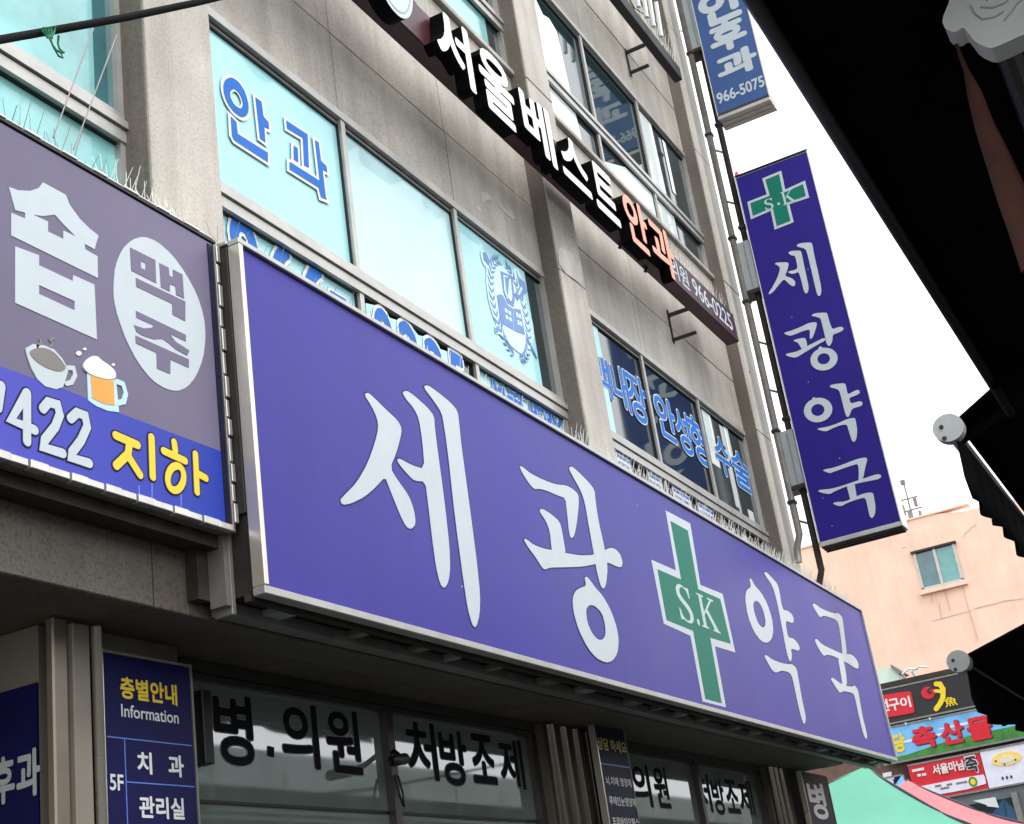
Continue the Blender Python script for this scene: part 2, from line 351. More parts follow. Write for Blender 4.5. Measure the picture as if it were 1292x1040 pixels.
# --- third floor: pale sheets paint the sky's reflection onto the glass
w3, R = window(4.10, 7.66, [5.328, 6.487], 7.44, 8.80, 7.86)
for ua, la in R: pane(w3, ua, M['dglass']); pane(w3, la, M['dglass'])
for q in R: pane(w3, sub(q[0], 0, .82), M['lglass'], 'pale_reflection', GL-.004); pane(w3, sub(q[1], 0, .82), M['lglass'], 'pale_reflection', GL-.004)
w4, R = window(8.065, 11.70, [9.30, 10.49], 7.44, 8.80, 7.86)
for ua, la in R: pane(w4, ua, M['dglass']); pane(w4, la, M['dglass'])
def reflection_shape(o, pts, m='pale_reflection'):
    MB().prism(PG, [pts], .003, .006).build('pale_reflection', M[m], o)
q = R[0][0]; reflection_shape(w4, [(q[0], q[2]), (q[0]+.80, q[2]), (q[0]+.74, q[3]-.22), (q[0]+.62, q[3]-.16), (q[0]+.50, q[3]-.20), (q[0]+.34, q[3]-.05), (q[0], q[3]-.02)])
q = R[0][1]; reflection_shape(w4, [(q[0], q[2]), (q[0]+.86, q[2]), (q[0]+.82, q[3]), (q[0], q[3])])
q = R[1][1]; reflection_shape(w4, [(q[0], q[2]), (q[1], q[2]), (q[1], q[3]), (q[0]+.55, q[3]-.03), (q[0]+.05, q[3]-.22), (q[0], q[3]-.22)])
q = R[2][0]; reflection_shape(w4, [(q[0]+.04, q[2]), (q[0]+.40, q[2]), (q[0]+.36, q[3]), (q[0]+.02, q[3])]); reflection_shape(w4, sub2 := [(q[0]+.62, q[2]+.2), (q[0]+.70, q[2]+.2), (q[0]+.70, q[3]-.05), (q[0]+.62, q[3]-.05)])
q = R[2][1]; reflection_shape(w4, [(q[0], q[2]), (q[0]+.48, q[2]), (q[0]+.48, q[3]), (q[0], q[3])])
w5, R = window(8.065, 11.70, [9.30, 10.49], 10.39, 11.8, 10.85)
for ua, la in R: pane(w5, ua, M['dglass']); pane(w5, la, M['dglass'])
w6, R = window(4.10, 7.66, [5.328, 6.487], 10.39, 11.8, 10.85)
for ua, la in R: pane(w6, ua, M['lglass']); pane(w6, la, M['lglass'])
for x0, x1, c in BAYS[:1]:
    w7, R = window(x0, x1, [2.1], 7.44, 8.80, 7.86)
    for ua, la in R: pane(w7, ua, M['lglass']); pane(w7, la, M['lglass'])

# --- printed letters on the second-floor panes: blue shapes on a white outline
def printed(pl, comps, parent, name='letter', blue='blue', o=.006, edge=.018):
    wb = MB(); bb = MB()
    for i, c in enumerate(comps):
        outer, holes = c[0], list(c[1:])
        wb.prism(pl, [grow(outer, edge)]+[grow(h, -edge*.6) for h in holes], o-.0005, o+.0010+.0004*i)
        bb.prism(pl, [outer]+holes, o-.0005, o+.0032+.0004*i)
    w = wb.build(name, M['offw'], parent); bb.build(name+'_face', M[blue], parent); return w
c2 = crop(240, 0, 4)
AN = [[chaikin(UV(PG, c2((160,432),(171,404),(200,392),(240,418),(274,476),(290,545),(280,588),(252,597),(213,570),(180,524),(162,472))), 2),
       chaikin(UV(PG, c2((194,462),(218,450),(246,482),(262,530),(248,556),(214,533),(194,492))), 2)],
      [UV(PG, c2((322,495),(352,518),(362,590),(388,622),(390,655),(366,645),(372,722),(345,702)))],
      [UV(PG, c2((197,592),(225,620),(232,680),(384,775),(384,822),(215,712),(203,690)))]]
GWA = [[UV(PG, c2((478,612),(585,682),(592,850),(568,838),(562,700),(482,652)))],
       [UV(PG, c2((515,738),(535,752),(538,822),(516,810)))],
       [UV(PG, c2((494,820),(648,918),(682,1012),(652,1000),(640,950),(494,858)))],
       [UV(PG, c2((622,712),(640,722),(652,815),(680,842),(684,872),(660,860),(678,1010),(655,1000)))]]
printed(PG, AN, w1); printed(PG, GWA, w1)
# phone digits along the lower panes, partly hidden by the purple sign
def printed_text(pl, ch, rect, parent, blue='blue', edge=.05, off=.02, o=.006, name='letter'):
    a = MB(); lay(a, pl, ch, rect, edge, o); w = a.build(name, M['offw'], parent)
    b = MB(); lay(b, pl, ch, rect, off, o+.002); b.build(name+'_face', M[blue], parent); return w
cd1, cd2, cd3 = crop(260, 270, 6.46), crop(440, 360, 6.46), crop(590, 450, 6.46)
def tall(pl, c, l, r, top, h):
    v = pl.uv(c(top)[0])[1]; return (pl.uv(c((l, top[1]))[0])[0], pl.uv(c((r, top[1]))[0])[0], v-h, v)
for ch, l, r, top in (('9', 185, 375, (230, 20)), ('6', 500, 690, (560, 225)), ('6', 765, 950, (830, 385))):
    printed_text(PG, ch, tall(PG, cd1, l, r, top, .36), w1, edge=.07, off=.03)
ra = PG.uv(cd1((1000, 615))[0]); rb = PG.uv(cd1((1125, 700))[0]); printed_text(PG, '-', (ra[0], rb[0], ra[1]-.05, ra[1]-.008), w1, edge=.03, off=.005)
PG2 = YP(GL-.02)
fl = UV(PG2, cd2((130,150),(200,165),(260,200),(330,270),(390,290),(440,300),(510,350),(560,410),(620,425),(680,460),(730,520),(800,545),(880,570),(905,600),(912,665)))
MB().prism(PG2, [fl+[(fl[-1][0], 4.3), (fl[0][0], 4.3)]], 0, .006).build('vent_flap', M['film'], w1)
for ch, l, r, top in (('0', 180, 320, (225, 195)), ('2', 395, 530, (440, 315)), ('2', 605, 735, (645, 450)), ('5', 800, 905, (820, 555))):
    printed_text(PG2, ch, tall(PG2, cd2, l, r, top, .34), w1, edge=.07, off=.028, o=.009)
for ch, l, r, top in (('서', 150, 262, (190, 115)), ('울', 300, 395, (340, 200)), ('대', 412, 525, (450, 280)), ('병', 540, 650, (590, 365)), ('원', 662, 770, (710, 445))):
    printed_text(PG, ch, tall(PG, cd3, l, r, top, .27), w1, edge=.045, off=.02)
c3 = crop(740, 440, 4.7286)
def cr(c, l, r, t, b): return rect4(PG, c((l[0], l[1]))[0], c((r[0], r[1]))[0], c((t[0], t[1]))[0], c((b[0], b[1]))[0])
for ch, l, r, t, b in (('백', (40,150), (140,220), (100,70), (140,295)), ('내', (152,200), (250,300), (185,110), (245,375)), ('장', (238,220), (352,330), (255,145), (330,440)),
                       ('안', (402,330), (522,440), (425,275), (500,545)), ('성', (522,420), (615,530), (550,370), (595,620)), ('형', (610,480), (710,580), (625,410), (690,685)),
                       ('수', (762,600), (850,680), (790,540), (835,760)), ('술', (866,690), (968,780), (890,620), (955,850))):
    printed_text(PG, ch, cr(c3, l, r, t, b), w2, blue='blued', edge=.046, off=.020, name='letter')
# small notices standing along the lower panes: too far off to read
for i, (a, b) in enumerate(((8.42, 8.66), (8.98, 9.24), (9.45, 9.80), (9.98, 10.30))):
    h = MB(); h.box(a, b, GL-.022, GL-.012, 4.60, 4.80); nb = h.build('notice', M['offw'], w2)
    k = MB(); z = 4.795
    for t in range(3):
        xx = a+.015
        while xx < b-.03:
            L = random.uniform(.02, .045); k.box(xx, min(xx+L, b-.01), GL-.025, GL-.0225, z-.03, z-.008); xx += L+.012
        z -= .045
    k.build('notice_print', M['blue'], w2)
# crest of laurel leaves, shield and open book
def crest():
    pale = MB(); bl = MB(); k = crop(590, 300, 6.118)
    out = k((88,110),(110,95),(150,150),(170,180),(210,182),(250,205),(290,235),(320,260),(345,255),(370,245),(400,290),(440,345),(452,430),(440,470),(470,560),(500,680),(505,770),(490,840),(460,905),(420,912),(360,870),(300,810),(250,750),(205,750),(200,690),(215,670),(180,590),(150,470),(132,330),(140,240),(105,200))
    pale.prism(PG, [chaikin(UV(PG, out), 2)], .006, .0075)
    pale.build('crest', M['film2'], w1)
    cx, cz = PG.uv(k((318, 555))[0]); rx, rz = .225, .325
    for sd in (-1, 1):
        for i in range(17):
            a = math.radians(-80+i*9.4); px, pz = cx+sd*rx*math.cos(a), cz+rz*math.sin(a)
            tx, tz = -sd*rx*math.sin(a), rz*math.cos(a); L = math.hypot(tx, tz); tx, tz = tx/L, tz/L
            for side in (-1, 1):
                ang = math.radians(38)*side; dx, dz = tx*math.cos(ang)-tz*math.sin(ang), tx*math.sin(ang)+tz*math.cos(ang); nx, nz = -dz, dx; l = .066
                bl.prism(PG, [[(px, pz), (px+dx*l*.4+nx*.009, pz+dz*l*.4+nz*.009), (px+dx*l, pz+dz*l), (px+dx*l*.4-nx*.009, pz+dz*l*.4-nz*.009)]], .0075, .0095+.0002*(i % 3))
    def P(*q, lift=0): bl.prism(PG, [UV(PG, k(*q))], .0075, .0100+lift)
    P((245,262),(330,300),(355,470),(345,538),(300,508),(268,430)); P((108,115),(130,120),(165,190),(150,215),(115,170), lift=.0004)
    P((365,255),(385,310),(430,350),(450,425),(375,490),(352,440),(395,380), lift=.0008); P((240,440),(262,450),(300,525),(345,556),(345,718),(262,665), lift=.0004)
    P((352,550),(397,560),(432,752),(352,722), lift=.0008); P((440,770),(452,778),(532,935),(520,930), lift=.0012); P((205,700),(240,680),(225,735),(208,738), lift=.0002)
    P((218,450),(240,440),(262,690),(252,690), lift=.0016)
    bl.build('crest_face', M['paleb'], w1)
    wl_ = MB()
    def Q(*q): wl_.prism(PG, [UV(PG, k(*q))], .0110, .0126)
    Q((262,290),(300,306),(298,316),(272,306),(282,405),(296,470),(290,480),(270,410)); Q((310,320),(320,325),(332,470),(322,500),(300,470),(285,455),(300,440),(302,380))
    for (x_, y_) in ((272,548),(300,566),(278,600),(306,616)): Q((x_,y_),(x_+20,y_+9),(x_+23,y_+40),(x_+4,y_+32))
    for (x_, y_) in ((360,580),(380,590),(370,640),(390,650)): Q((x_,y_),(x_+14,y_+5),(x_+20,y_+42),(x_+5,y_+36))
    Q((398,385),(412,395),(385,450),(374,440))
    wl_.build('crest_detail', M['film2'], w1)
crest()
# remnants of torn tape on the stone panels
c4 = crop(480, 200, 4); PW = YP(WALL-.003)
for p in (((508,168),(540,175),(568,215),(535,208),(512,228)), ((480,240),(500,238),(510,275),(488,262)), ((590,220),(640,265),(660,262),(682,310),(655,300),(615,262),(590,240)), ((950,375),(975,378),(978,402),(955,392)), ((890,440),(965,480),(992,470),(1035,650),(905,560))):
    MB().prism(PW if p[0][0] < 860 else YP(PIL-.002), [chaikin(UV(PW if p[0][0] < 860 else YP(PIL-.002), c4(*p)), 1)], .0005, .002).build('tape_residue', M['residue'], B)
# ---- ground floor: granite fascia, soffit, shop windows, columns
box('fascia', .4, 3.57, PIL, 3.25, 2.914, 3.62, M['fascia'], B, bevel=.004)  # fascia stone darkened: shade under the signs is in its colour
box('fascia', 3.578, 12.1, PIL+.002, 3.25, 2.914, 3.62, M['fascia'], B, bevel=.004)
for a, b in ((.4, 3.57), (3.574, 5.5), (5.504, 7.6), (7.604, 9.9), (9.904, 12.1)):
    box('soffit_panel', a, b, 3.252, 4.6, 2.918, 2.96, M['soffit'], B)  # soffit tone darkened too, with the shade below the signs put in
SG = 3.50; PS = YP(SG)
def shopwindow(x0, x1, cuts, label):
    f = MB(); xs = [x0]+cuts+[x1]
    f.box(x0, x1, SG-.05, SG+.05, 2.872, 2.914); f.box(x0, x1, SG-.03, SG+.05, 2.845, 2.869)
    f.box(x0, x1, SG-.045, SG+.05, .25, .40)
    for i, xx in enumerate(xs):
        a, b = xx-.028, xx+.028
        f.box(a, b, SG-.04, SG+.04, .40, 2.872)
    o = f.build('shop_window', M['bronze'], B)
    g = MB()
    for a, b in zip(xs, xs[1:]):
        box('pane', a+.028, b-.028, SG, SG+.012, .40, 2.846, M['sglass'], o)
        g.box(a+.028, b-.028, SG-.006, SG-.0005, 2.385, 2.398)       # rail of the sliding leaf
        g.box(a+.028, a+.04, SG-.02, SG-.0005, .40, 2.846)
    g.build('gasket', M['gasket'], o)
    return o
s1 = shopwindow(4.17, 7.12, [5.635], 1); s2 = shopwindow(8.12, 11.04, [9.66], 2)
ca, cb, cc = crop(230, 780, 4), crop(480, 820, 4.614), crop(720, 860, 4.0375)
def shopletter(o, c, ch, l, r, t, b, off=.024):
    R_ = rect4(PS, *[c(q)[0] for q in (l, r, t, b)])
    a = MB(); lay(a, PS, ch, R_, off+.014, .0006); a.build('letter_outline', M['edgeg'], o)
    a = MB(); lay(a, PS, ch, R_, off, .0014); a.build('letter', M['black'], o)
for q in (('병', (158,450), (345,500), (170,380), (295,738)), ('의', (500,510), (682,620), (540,430), (672,755)), ('원', (730,600), (900,700), (775,465), (830,778))): shopletter(s1, ca, *q)
MB().prism(PS, [UV(PS, ca((430,645),(460,653),(460,703),(430,695)))], .003, .0045).build('letter', M['black'], s1)
for q in (('처', (145,470), (322,600), (185,418), (315,755)), ('방', (338,500), (492,560), (348,465), (450,785)), ('조', (515,500), (678,760), (530,492), (610,772)), ('제', (682,540), (832,700), (720,520), (815,808))): shopletter(s1, cb, *q)
for q in (('의', (310,480), (408,560), (335,420), (405,636)), ('원', (418,480), (505,600), (440,435), (470,640)), ('처', (626,500), (715,600), (640,466), (712,662)), ('방', (712,520), (780,580), (718,494), (765,675)),
          ('조', (783,540), (862,640), (800,502), (838,668)), ('제', (850,540), (935,640), (870,506), (918,686))): shopletter(s2, cc, *q, off=.02)
# stone piers and bright steel door frames between the shop windows
box('pier', 7.12+.03, 8.06, 3.42, 3.7, 0, 2.914, M['soffit'], B)
box('pier', 11.08, 12.1, 3.42, 3.7, 0, 2.914, M['soffit'], B)
for x in (7.20, 7.36, 7.52, 7.70): MB().tube([(x, 3.40, 0), (x, 3.40, 2.9)], .030, 12).build('steel_jamb', M['jamb'], B, smooth=True)
box('dark_box', 4.275, 4.33, 3.44, 3.495, 2.52, 2.80, M['blackp'], B, bevel=.004)  # dark box of unknown use at the window edge
for x in (11.14, 11.26, 11.40): MB().tube([(x, 3.40, 0), (x, 3.40, 2.9)], .026, 12).build('steel_jamb', M['jamb'], B, smooth=True)
box('pier', 3.535, 4.045, 3.36, 3.6, 0, 2.914, M['soffit'], B)
box('entrance_column', 3.366, 3.432, 3.30, 3.335, 0, 2.914, M['tan'], B, bevel=.006)
box('entrance_panel', 3.440, 3.518, 3.285, 3.33, 0, 2.90, M['beige'], B, bevel=.004)
MB().tube([(3.553, 3.29, 0), (3.553, 3.29, 2.9)], .018, 14).build('steel_jamb', M['steel'], B, smooth=True)
box('entrance_side_wall', 3.405, 3.45, 3.402, 5.0, 0, 2.914, M['beige'], B)
box('entrance_back_wall', .4, 3.45, 5.0, 5.1, 0, 2.914, M['beige'], B)
box('shop_ceiling', 3.5, 12.1, 3.72, 9, 2.7, 2.9, M['core'], B)
box('shop_floor_base', .4, 12.1, 3.45, 9, 0, .2, M['fascia'], B)

# ================================================================== big purple pharmacy sign
SF = 2.80; PF = YP(SF)
x0, x1, z0, z1 = 3.842, 13.02, 2.946, 4.342
G = thing('pharmacy_fascia_sign', (8.4, 2.9, 2.95), 'long purple pharmacy sign with white brush lettering across the facade', 'sign')
box('sign_box', x0+.012, x1-.012, SF+.035, 3.0, z0+.016, z1-.012, M['boxd'], G)
box('face', x0+.03, x1-.03, SF+.012, SF+.03, z0+.03, z1-.03, M['purple'], G)
fr = MB(); t = .030
fr.box(x0, x1, SF-.004, SF+.05, z1-t*.8, z1); fr.build('frame_rail', M['alu'], G, bevel=.003)
MB().box(x0, x1, SF-.004, SF+.05, z0, z0+t).build('frame_rail', M['alu'], G, bevel=.003)
MB().box(x0, x0+.024, SF-.006, SF+.05, z0+t+.001, z1-t*.8-.001).build('frame_rail', M['steel'], G, bevel=.003)
MB().box(x1-.03, x1, SF-.006, SF+.05, z0+t+.001, z1-t*.8-.001).build('frame_rail', M['alu'], G, bevel=.003)
box('top_cap', x0-.004, x1+.004, SF+.052, 3.004, z1-.012, z1+.004, M['alu'], G, bevel=.002)
box('end_post', x0-.012, x0+.011, 2.93, 3.01, z0-.045, 3.25, M['alud'], G, bevel=.003); box('end_post', x0-.003, x0+.011, 2.852, 3.01, 3.252, z1-.02, M['boxd'], G, bevel=.003)
ub = MB()                                               # open steelwork under the box
ub.box(x0, x1, 2.86, 2.885, z0-.012, z0+.012); ub.build('under_rail', M['rust'], G)
box('under_rail', x0, x1, 2.965, 3.03, z0-.03, z0+.012, M['alud'], G)
xx = x0+.2; k = 0
while xx < x1-.2:
    MB().box(xx, xx+random.uniform(.03, .12), 2.888, 2.962, z0-.012-.004*(k % 2), z0+.01).build('under_bracket', M['pipe' if k % 3 else 'armbox'], G); xx += random.uniform(.28, .62); k += 1
for xx in (4.3, 6.2, 8.1, 10.0, 11.7):
    box('wall_arm', xx, xx+.05, 3.0, 3.06, 3.7, 3.75, M['rust'], G)
cS, cK, cY = crop(280, 440, 2.889), crop(620, 560, 3.06), crop(860, 660, 3.25)
PL = YP(SF+.012)
def brush(pl, comps, parent, name, m='white', o=.0015, sm=1):
    mb = MB()
    for i, c in enumerate(comps):
        k_ = [chaikin(UV(pl, q), sm) if sm else UV(pl, q) for q in c]
        mb.prism(pl, [grow(k_[0], .007)]+[grow(h, -.007) for h in k_[1:]], -.0005, o*.35+.0001*i)
    mb.build('letter_edge', M['edgev'], parent); mb = MB()
    for i, c in enumerate(comps):
        mb.prism(pl, [chaikin(UV(pl, q), sm) if sm else UV(pl, q) for q in c], -.0005, o+.0005*i)
    return mb.build(name, M[m], parent)
brush(PL, [[cS((517,168),(532,160),(552,178),(600,225),(640,262),(655,292),(650,325),(635,380),(612,435),(640,480),(680,535),(700,590),(706,640),(690,658),(672,652),(650,610),(610,510),(594,467),(560,505),(520,540),(470,565),(438,570),(430,552),(445,535),(490,490),(530,420),(557,345),(570,290),(565,255),(545,210))],
           [cS((656,160),(672,153),(700,172),(745,212),(772,245),(775,290),(785,370),(800,480),(815,600),(828,720),(831,800),(825,850),(810,875),(795,860),(780,800),(765,690),(750,560),(740,485),(700,482),(682,465),(655,435),(636,408),(645,400),(690,425),(738,440),(730,340),(718,260),(700,220),(670,185))],
           [cS((732,140),(748,133),(780,155),(830,195),(858,228),(864,280),(872,360),(890,490),(910,640),(928,780),(940,900),(938,970),(925,1018),(912,1010),(895,950),(880,850),(862,720),(842,560),(825,400),(810,290),(800,235),(770,190))]], G, 'letter')
brush(PL, [[cK((107,88),(115,86),(150,115),(200,140),(250,158),(285,160),(310,172),(335,195),(337,230),(330,300),(320,355),(308,367),(300,350),(292,270),(285,210),(255,200),(215,182),(185,174),(165,176),(145,155),(120,115))],
           [cK((182,258),(195,250),(230,272),(263,302),(272,340),(288,435),(240,442),(232,410),(225,340),(210,300))],
           [cK((124,372),(130,366),(160,390),(200,405),(240,412),(285,422),(340,432),(395,430),(440,410),(455,402),(475,405),(495,425),(505,455),(503,475),(490,478),(440,455),(400,465),(350,475),(290,477),(240,478),(220,480),(205,487),(195,480),(170,440),(140,400))],
           [cK((296,95),(308,87),(335,110),(375,150),(397,180),(400,220),(412,300),(430,380),(440,430),(447,480),(442,540),(432,563),(420,550),(405,490),(395,430),(375,320),(360,230),(345,185),(320,140))],
           [cK((358,518),(366,513),(385,535),(398,555),(430,590),(462,650),(482,710),(490,760),(485,810),(465,840),(440,846),(405,830),(370,790),(335,720),(315,650),(312,600),(322,570),(345,555),(365,550)), cK((362,640),(378,622),(400,628),(425,655),(438,700),(440,740),(428,758),(408,757),(385,730),(368,690))]], G, 'letter')
brush(PL, [[cY((277,228),(285,228),(300,258),(325,285),(350,330),(370,390),(376,440),(370,475),(352,493),(325,485),(295,445),(270,380),(260,310),(265,275),(285,262)), cY((292,335),(300,318),(318,325),(335,360),(344,400),(342,425),(330,430),(312,410),(298,370))],
           [cY((335,205),(345,200),(370,225),(392,250),(400,280),(412,355),(435,360),(452,375),(460,398),(455,412),(440,405),(424,402),(435,470),(455,472),(475,492),(485,515),(478,525),(460,518),(447,516),(452,545),(448,568),(440,565),(430,530),(415,450),(400,370),(385,300),(370,255))],
           [cY((337,545),(345,541),(370,560),(410,575),(440,580),(450,578),(470,595),(478,640),(490,710),(503,770),(509,805),(503,828),(494,815),(480,760),(465,690),(452,630),(440,612),(410,605),(385,615),(370,605),(350,570))]], G, 'letter')
brush(PL, [[cY((535,335),(542,328),(570,350),(605,365),(632,372),(640,368),(658,385),(663,420),(672,490),(678,540),(660,545),(655,490),(645,420),(635,398),(605,385),(580,380),(568,388),(555,370))],
           [cY((545,480),(552,474),(575,498),(620,520),(660,538),(690,537),(710,550),(724,575),(725,598),(710,595),(680,575),(650,560),(620,545),(595,540),(583,546),(570,530),(555,505))],
           [cY((640,550),(662,558),(672,610),(678,665),(660,670),(652,620))],
           [cY((610,640),(618,633),(640,652),(670,668),(700,672),(708,665),(722,685),(728,720),(740,790),(755,850),(760,880),(755,888),(745,870),(730,810),(715,740),(705,700),(680,692),(660,690),(648,698),(638,685),(622,660))]], G, 'letter')
# green cross with S.K
def serif_SK(pl, S_, K_, dot, w, parent, o):
    """S and K drawn with thick and thin strokes; S_/K_ are (u0,u1,v0,v1)"""
    mb = MB(); u0_, u1_, v0_, v1_ = S_; W_, H_ = u1_-u0_, v1_-v0_; f = lambda a, b: (u0_+a*W_, v0_+b*H_)
    mb.prism(pl, [chaikin([f(*q) for q in ((.86,.98),(.93,.98),(.93,.70),(.86,.70),(.80,.86),(.62,.94),(.45,.94),(.30,.84),(.30,.73),(.42,.64),(.80,.48),(.96,.30),(.93,.12),(.75,.01),(.50,-.01),(.25,.05),(.14,.02),(.08,.02),(.08,.33),(.14,.33),(.24,.12),(.45,.05),(.62,.06),(.74,.16),(.72,.28),(.56,.40),(.22,.54),(.08,.68),(.10,.86),(.26,.98),(.45,1.01),(.70,.96))])], 0, o)
    u0_, u1_, v0_, v1_ = K_; W_, H_ = u1_-u0_, v1_-v0_
    mb.prism(pl, [[f(*q) for q in ((0,0),(.36,0),(.36,.05),(.25,.06),(.25,.40),(.36,.52),(.70,.06),(.60,.05),(.60,0),(1,0),(1,.05),(.92,.06),(.48,.62),(.80,.94),(.92,.95),(.92,1),(.58,1),(.58,.95),(.70,.94),(.25,.47),(.25,.94),(.36,.95),(.36,1),(0,1),(0,.95),(.10,.94),(.10,.06),(0,.05))]], 0, o+.0004)
    mb.prism(pl, [ell(dot[0], dot[1], w, w, 12)], 0, o)
    mb.build('initials', M['initg'], parent)
cross = cK((672,258),(767,308),(806,545),(892,580),(941,806),(862,782),(905,1018),(815,995),(768,742),(665,695),(617,448),(712,490))
MB().prism(PL, [UV(PL, cross)], -.0005, .0015).build('cross_border', M['white'], G)
crs = MB().prism(PL, [UV(PL, cK((690,298),(757,336),(797,562),(882,600),(923,772),(843,748),(888,1002),(825,985),(778,722),(675,680),(640,485),(732,525)))], 0, .003).build('cross', M['green'], G)
q = lambda l, r, t, b: rect4(PL, *[cK(k)[0] for k in (l, r, t, b)])
serif_SK(PL, q((712,600), (775,640), (735,548), (755,690)), q((800,640), (876,700), (815,588), (865,728)), PL.uv(cK((797,690))[0]), .022, crs, .0045)
# small flecks of dirt on the face
for i in range(5): MB().prism(PL, [ell(random.uniform(4.2, 12.8), random.uniform(3.05, 4.2), .004, .005, 6)], -.0005, .001).build('fleck', M['white'], G)

# ---- bird spikes: strips of thin wires
def spikes(name, xa, xb, y, z, label, h=(.10, .17), step=.035, spread=.05, dens=1., m='spike'):
    T = thing(name, ((xa+xb)/2, y, z), label, 'bird spikes', 'rows of bird spikes')
    a = xa
    while a < xb-.05:
        b = min(a+.5, xb); mb = MB(); mb.box(a+.004, b-.004, y-.012, y+.012, z, z+.008)
        xx = a+.02
        while xx < b-.01:
            for s in (-1, 0, 1):
                if random.random() > dens: continue
                H = random.uniform(*h); dx = random.uniform(-.02, .02)
                mb.tube([(xx, y, z+.006), (xx+dx, y+s*spread+random.uniform(-.01, .01), z+H)], [.0020, .0013], 4, False)
            xx += step*random.uniform(.8, 1.2)
        mb.build('spike_strip', M[m], T); a = b
    return T
spikes('bird_spikes', x0+.05, 5.36, 2.95, z1+.004, 'sparse thin bird spikes at the left end of the long purple sign', (.11, .18), .06, .05, .75, 'pipe')
spikes('bird_spikes', 5.40, 7.0, 2.93, z1+.004, 'bird spikes on the purple sign before the vent flap with blue digits', (.10, .17), .085, .03, .9)
spikes('bird_spikes', 7.05, x1-.05, 2.92, z1+.004, 'dense row of pale bird spikes along the right half of the long purple sign', (.10, .18), .020)

# ================================================================== left sign (coffee and beer)
LF = 2.89; PLF = YP(LF)
lx0, lx1, lz0, lz1 = 1.2, 3.826, 3.187, 4.352
H = thing('pub_fascia_sign', (2.5, 2.95, 3.19), 'grey purple bar sign with white lettering, coffee cup, beer mug and blue lower band', 'sign')
box('sign_box', lx0+.01, lx1-.012, LF+.03, 3.045, lz0+.015, lz1-.012, M['boxd'], H)
box('face', lx0+.01, lx1-.02, LF+.004, LF+.028, lz0+.01, lz1-.02, M['greyp'], H)
c6 = crop(0, 440, 4); c7 = crop(0, 200, 4); c8 = crop(130, 290, 4.727)
PB = YP(LF+.004)
bt = UV(PB, c6((0,90),(340,210),(600,325),(1130,525)))
MB().prism(PB, [[(lx0+.012, lz0+.012), (lx1-.022, lz0+.012), (lx1-.022, bt[3][1])]+[bt[2], bt[1], bt[0]]+[(lx0+.012, bt[0][1]+.01)]], -.0005, .0012).build('lower_band', M['bandb'], H)
MB().box(lx1-.05, lx1-.024, LF+.0005, LF+.0035, lz0+.02, lz1-.03).build('edge_strip', M['navyd'], H)
# silver clips holding the flex round the rim
MB().box(lx0, lx1, LF-.002, LF+.06, lz1-.016, lz1).build('rim', M['blackp'], H, bevel=.003)
MB().box(lx0, lx1, LF-.002, LF+.06, lz0-.004, lz0+.012).build('rim', M['alud'], H, bevel=.003)
MB().box(lx1-.014, lx1, LF-.002, LF+.06, lz0+.012, lz1-.017).build('rim', M['alud'], H, bevel=.003)
xx = lx0+.05; k = 0
while xx < lx1-.06:
    L = random.uniform(.07, .095); d = .0035 if k % 2 else .009
    MB().box(xx, xx+L-.006, LF-.004-d, LF+.02, lz0-.002-d*.6, lz0+.020).build('clip', M['tab'], H, bevel=.0025)
    MB().box(xx, xx+L-.006, LF-.002-d*.4, LF+.08, lz1-.002, lz1+.004+d*.6).build('clip', M['tab'], H, bevel=.002)
    xx += L; k += 1
zz = lz0+.03
while zz < lz1-.08:
    L = random.uniform(.07, .10); d = .003 if k % 2 else .007
    MB().box(lx1-.012, lx1+.002+d, LF-.004-d, LF+.02, zz, zz+L-.008).build('clip', M['tab'], H, bevel=.0025); zz += L; k += 1
def flat(pl, conts, m, parent, name, o=.002, sm=0):
    return MB().prism(pl, [chaikin(UV(pl, c), sm) if sm else UV(pl, c) for c in conts], 0, o).build(name, M[m], parent)
mb = MB()
mb.prism(PB, [UV(PB, c7((43,145),(90,162),(150,165),(195,150),(215,122),(330,185),(350,235),(400,305),(450,355),(495,390),(475,460),(425,432),(428,460),(490,495),(492,605),(55,390),(55,275),(125,305),(125,275),(75,262))), UV(PB, c7((165,285),(215,292),(275,285),(310,325),(380,395),(318,365),(318,408),(240,370),(240,320)))], 0, .002)
mb.prism(PB, [UV(PB, c7((75,445),(195,490),(195,540),(365,620),(368,590),(475,638),(487,915),(75,730))), UV(PB, c7((195,640),(375,722),(375,768),(195,685)))], 0, .002)
mb.build('letter', M['white'], H)
flat(PB, [c8((60,330),(70,220),(110,120),(170,60),(240,40),(320,70),(410,150),(490,260),(560,390),(600,520),(610,640),(595,770),(550,880),(500,940),(440,965),(370,950),(290,900),(210,800),(140,670),(85,520),(62,420))], 'white', H, 'oval', .002, 1)
mb = MB()
for c in (([(157,107),(308,182),(313,320),(165,245)], [(222,187),(250,202),(250,243),(222,228)]), ([(332,200),(388,228),(392,275),(415,285),(412,238),(470,268),(480,412),(432,390),(428,340),(395,325),(395,370),(342,345)],), ([(192,288),(487,430),(487,547),(410,507),(408,443),(195,340)],)):
    mb.prism(PB, [UV(PB, c8(*q)) for q in c], .001, .0035)
mb.build('letter', M['greyp'], H); mb = MB()
for c in ([(192,485),(490,628),(490,668),(395,622),(430,670),(512,722),(497,752),(430,715),(390,680),(350,652),(300,655),(230,632),(195,610),(180,570),(240,590),(290,585),(298,570),(270,560),(195,525)], [(190,632),(508,775),(508,825),(398,775),(397,862),(318,828),(315,735),(192,678)]):
    mb.prism(PB, [UV(PB, c8(*c))], .001, .0035)
mb.build('letter', M['greyp'], H)
def sk(pl, pts, w, mb, o): mb.prism(pl, [stroke(UV(pl, c6(*pts)), w)], 0, o)
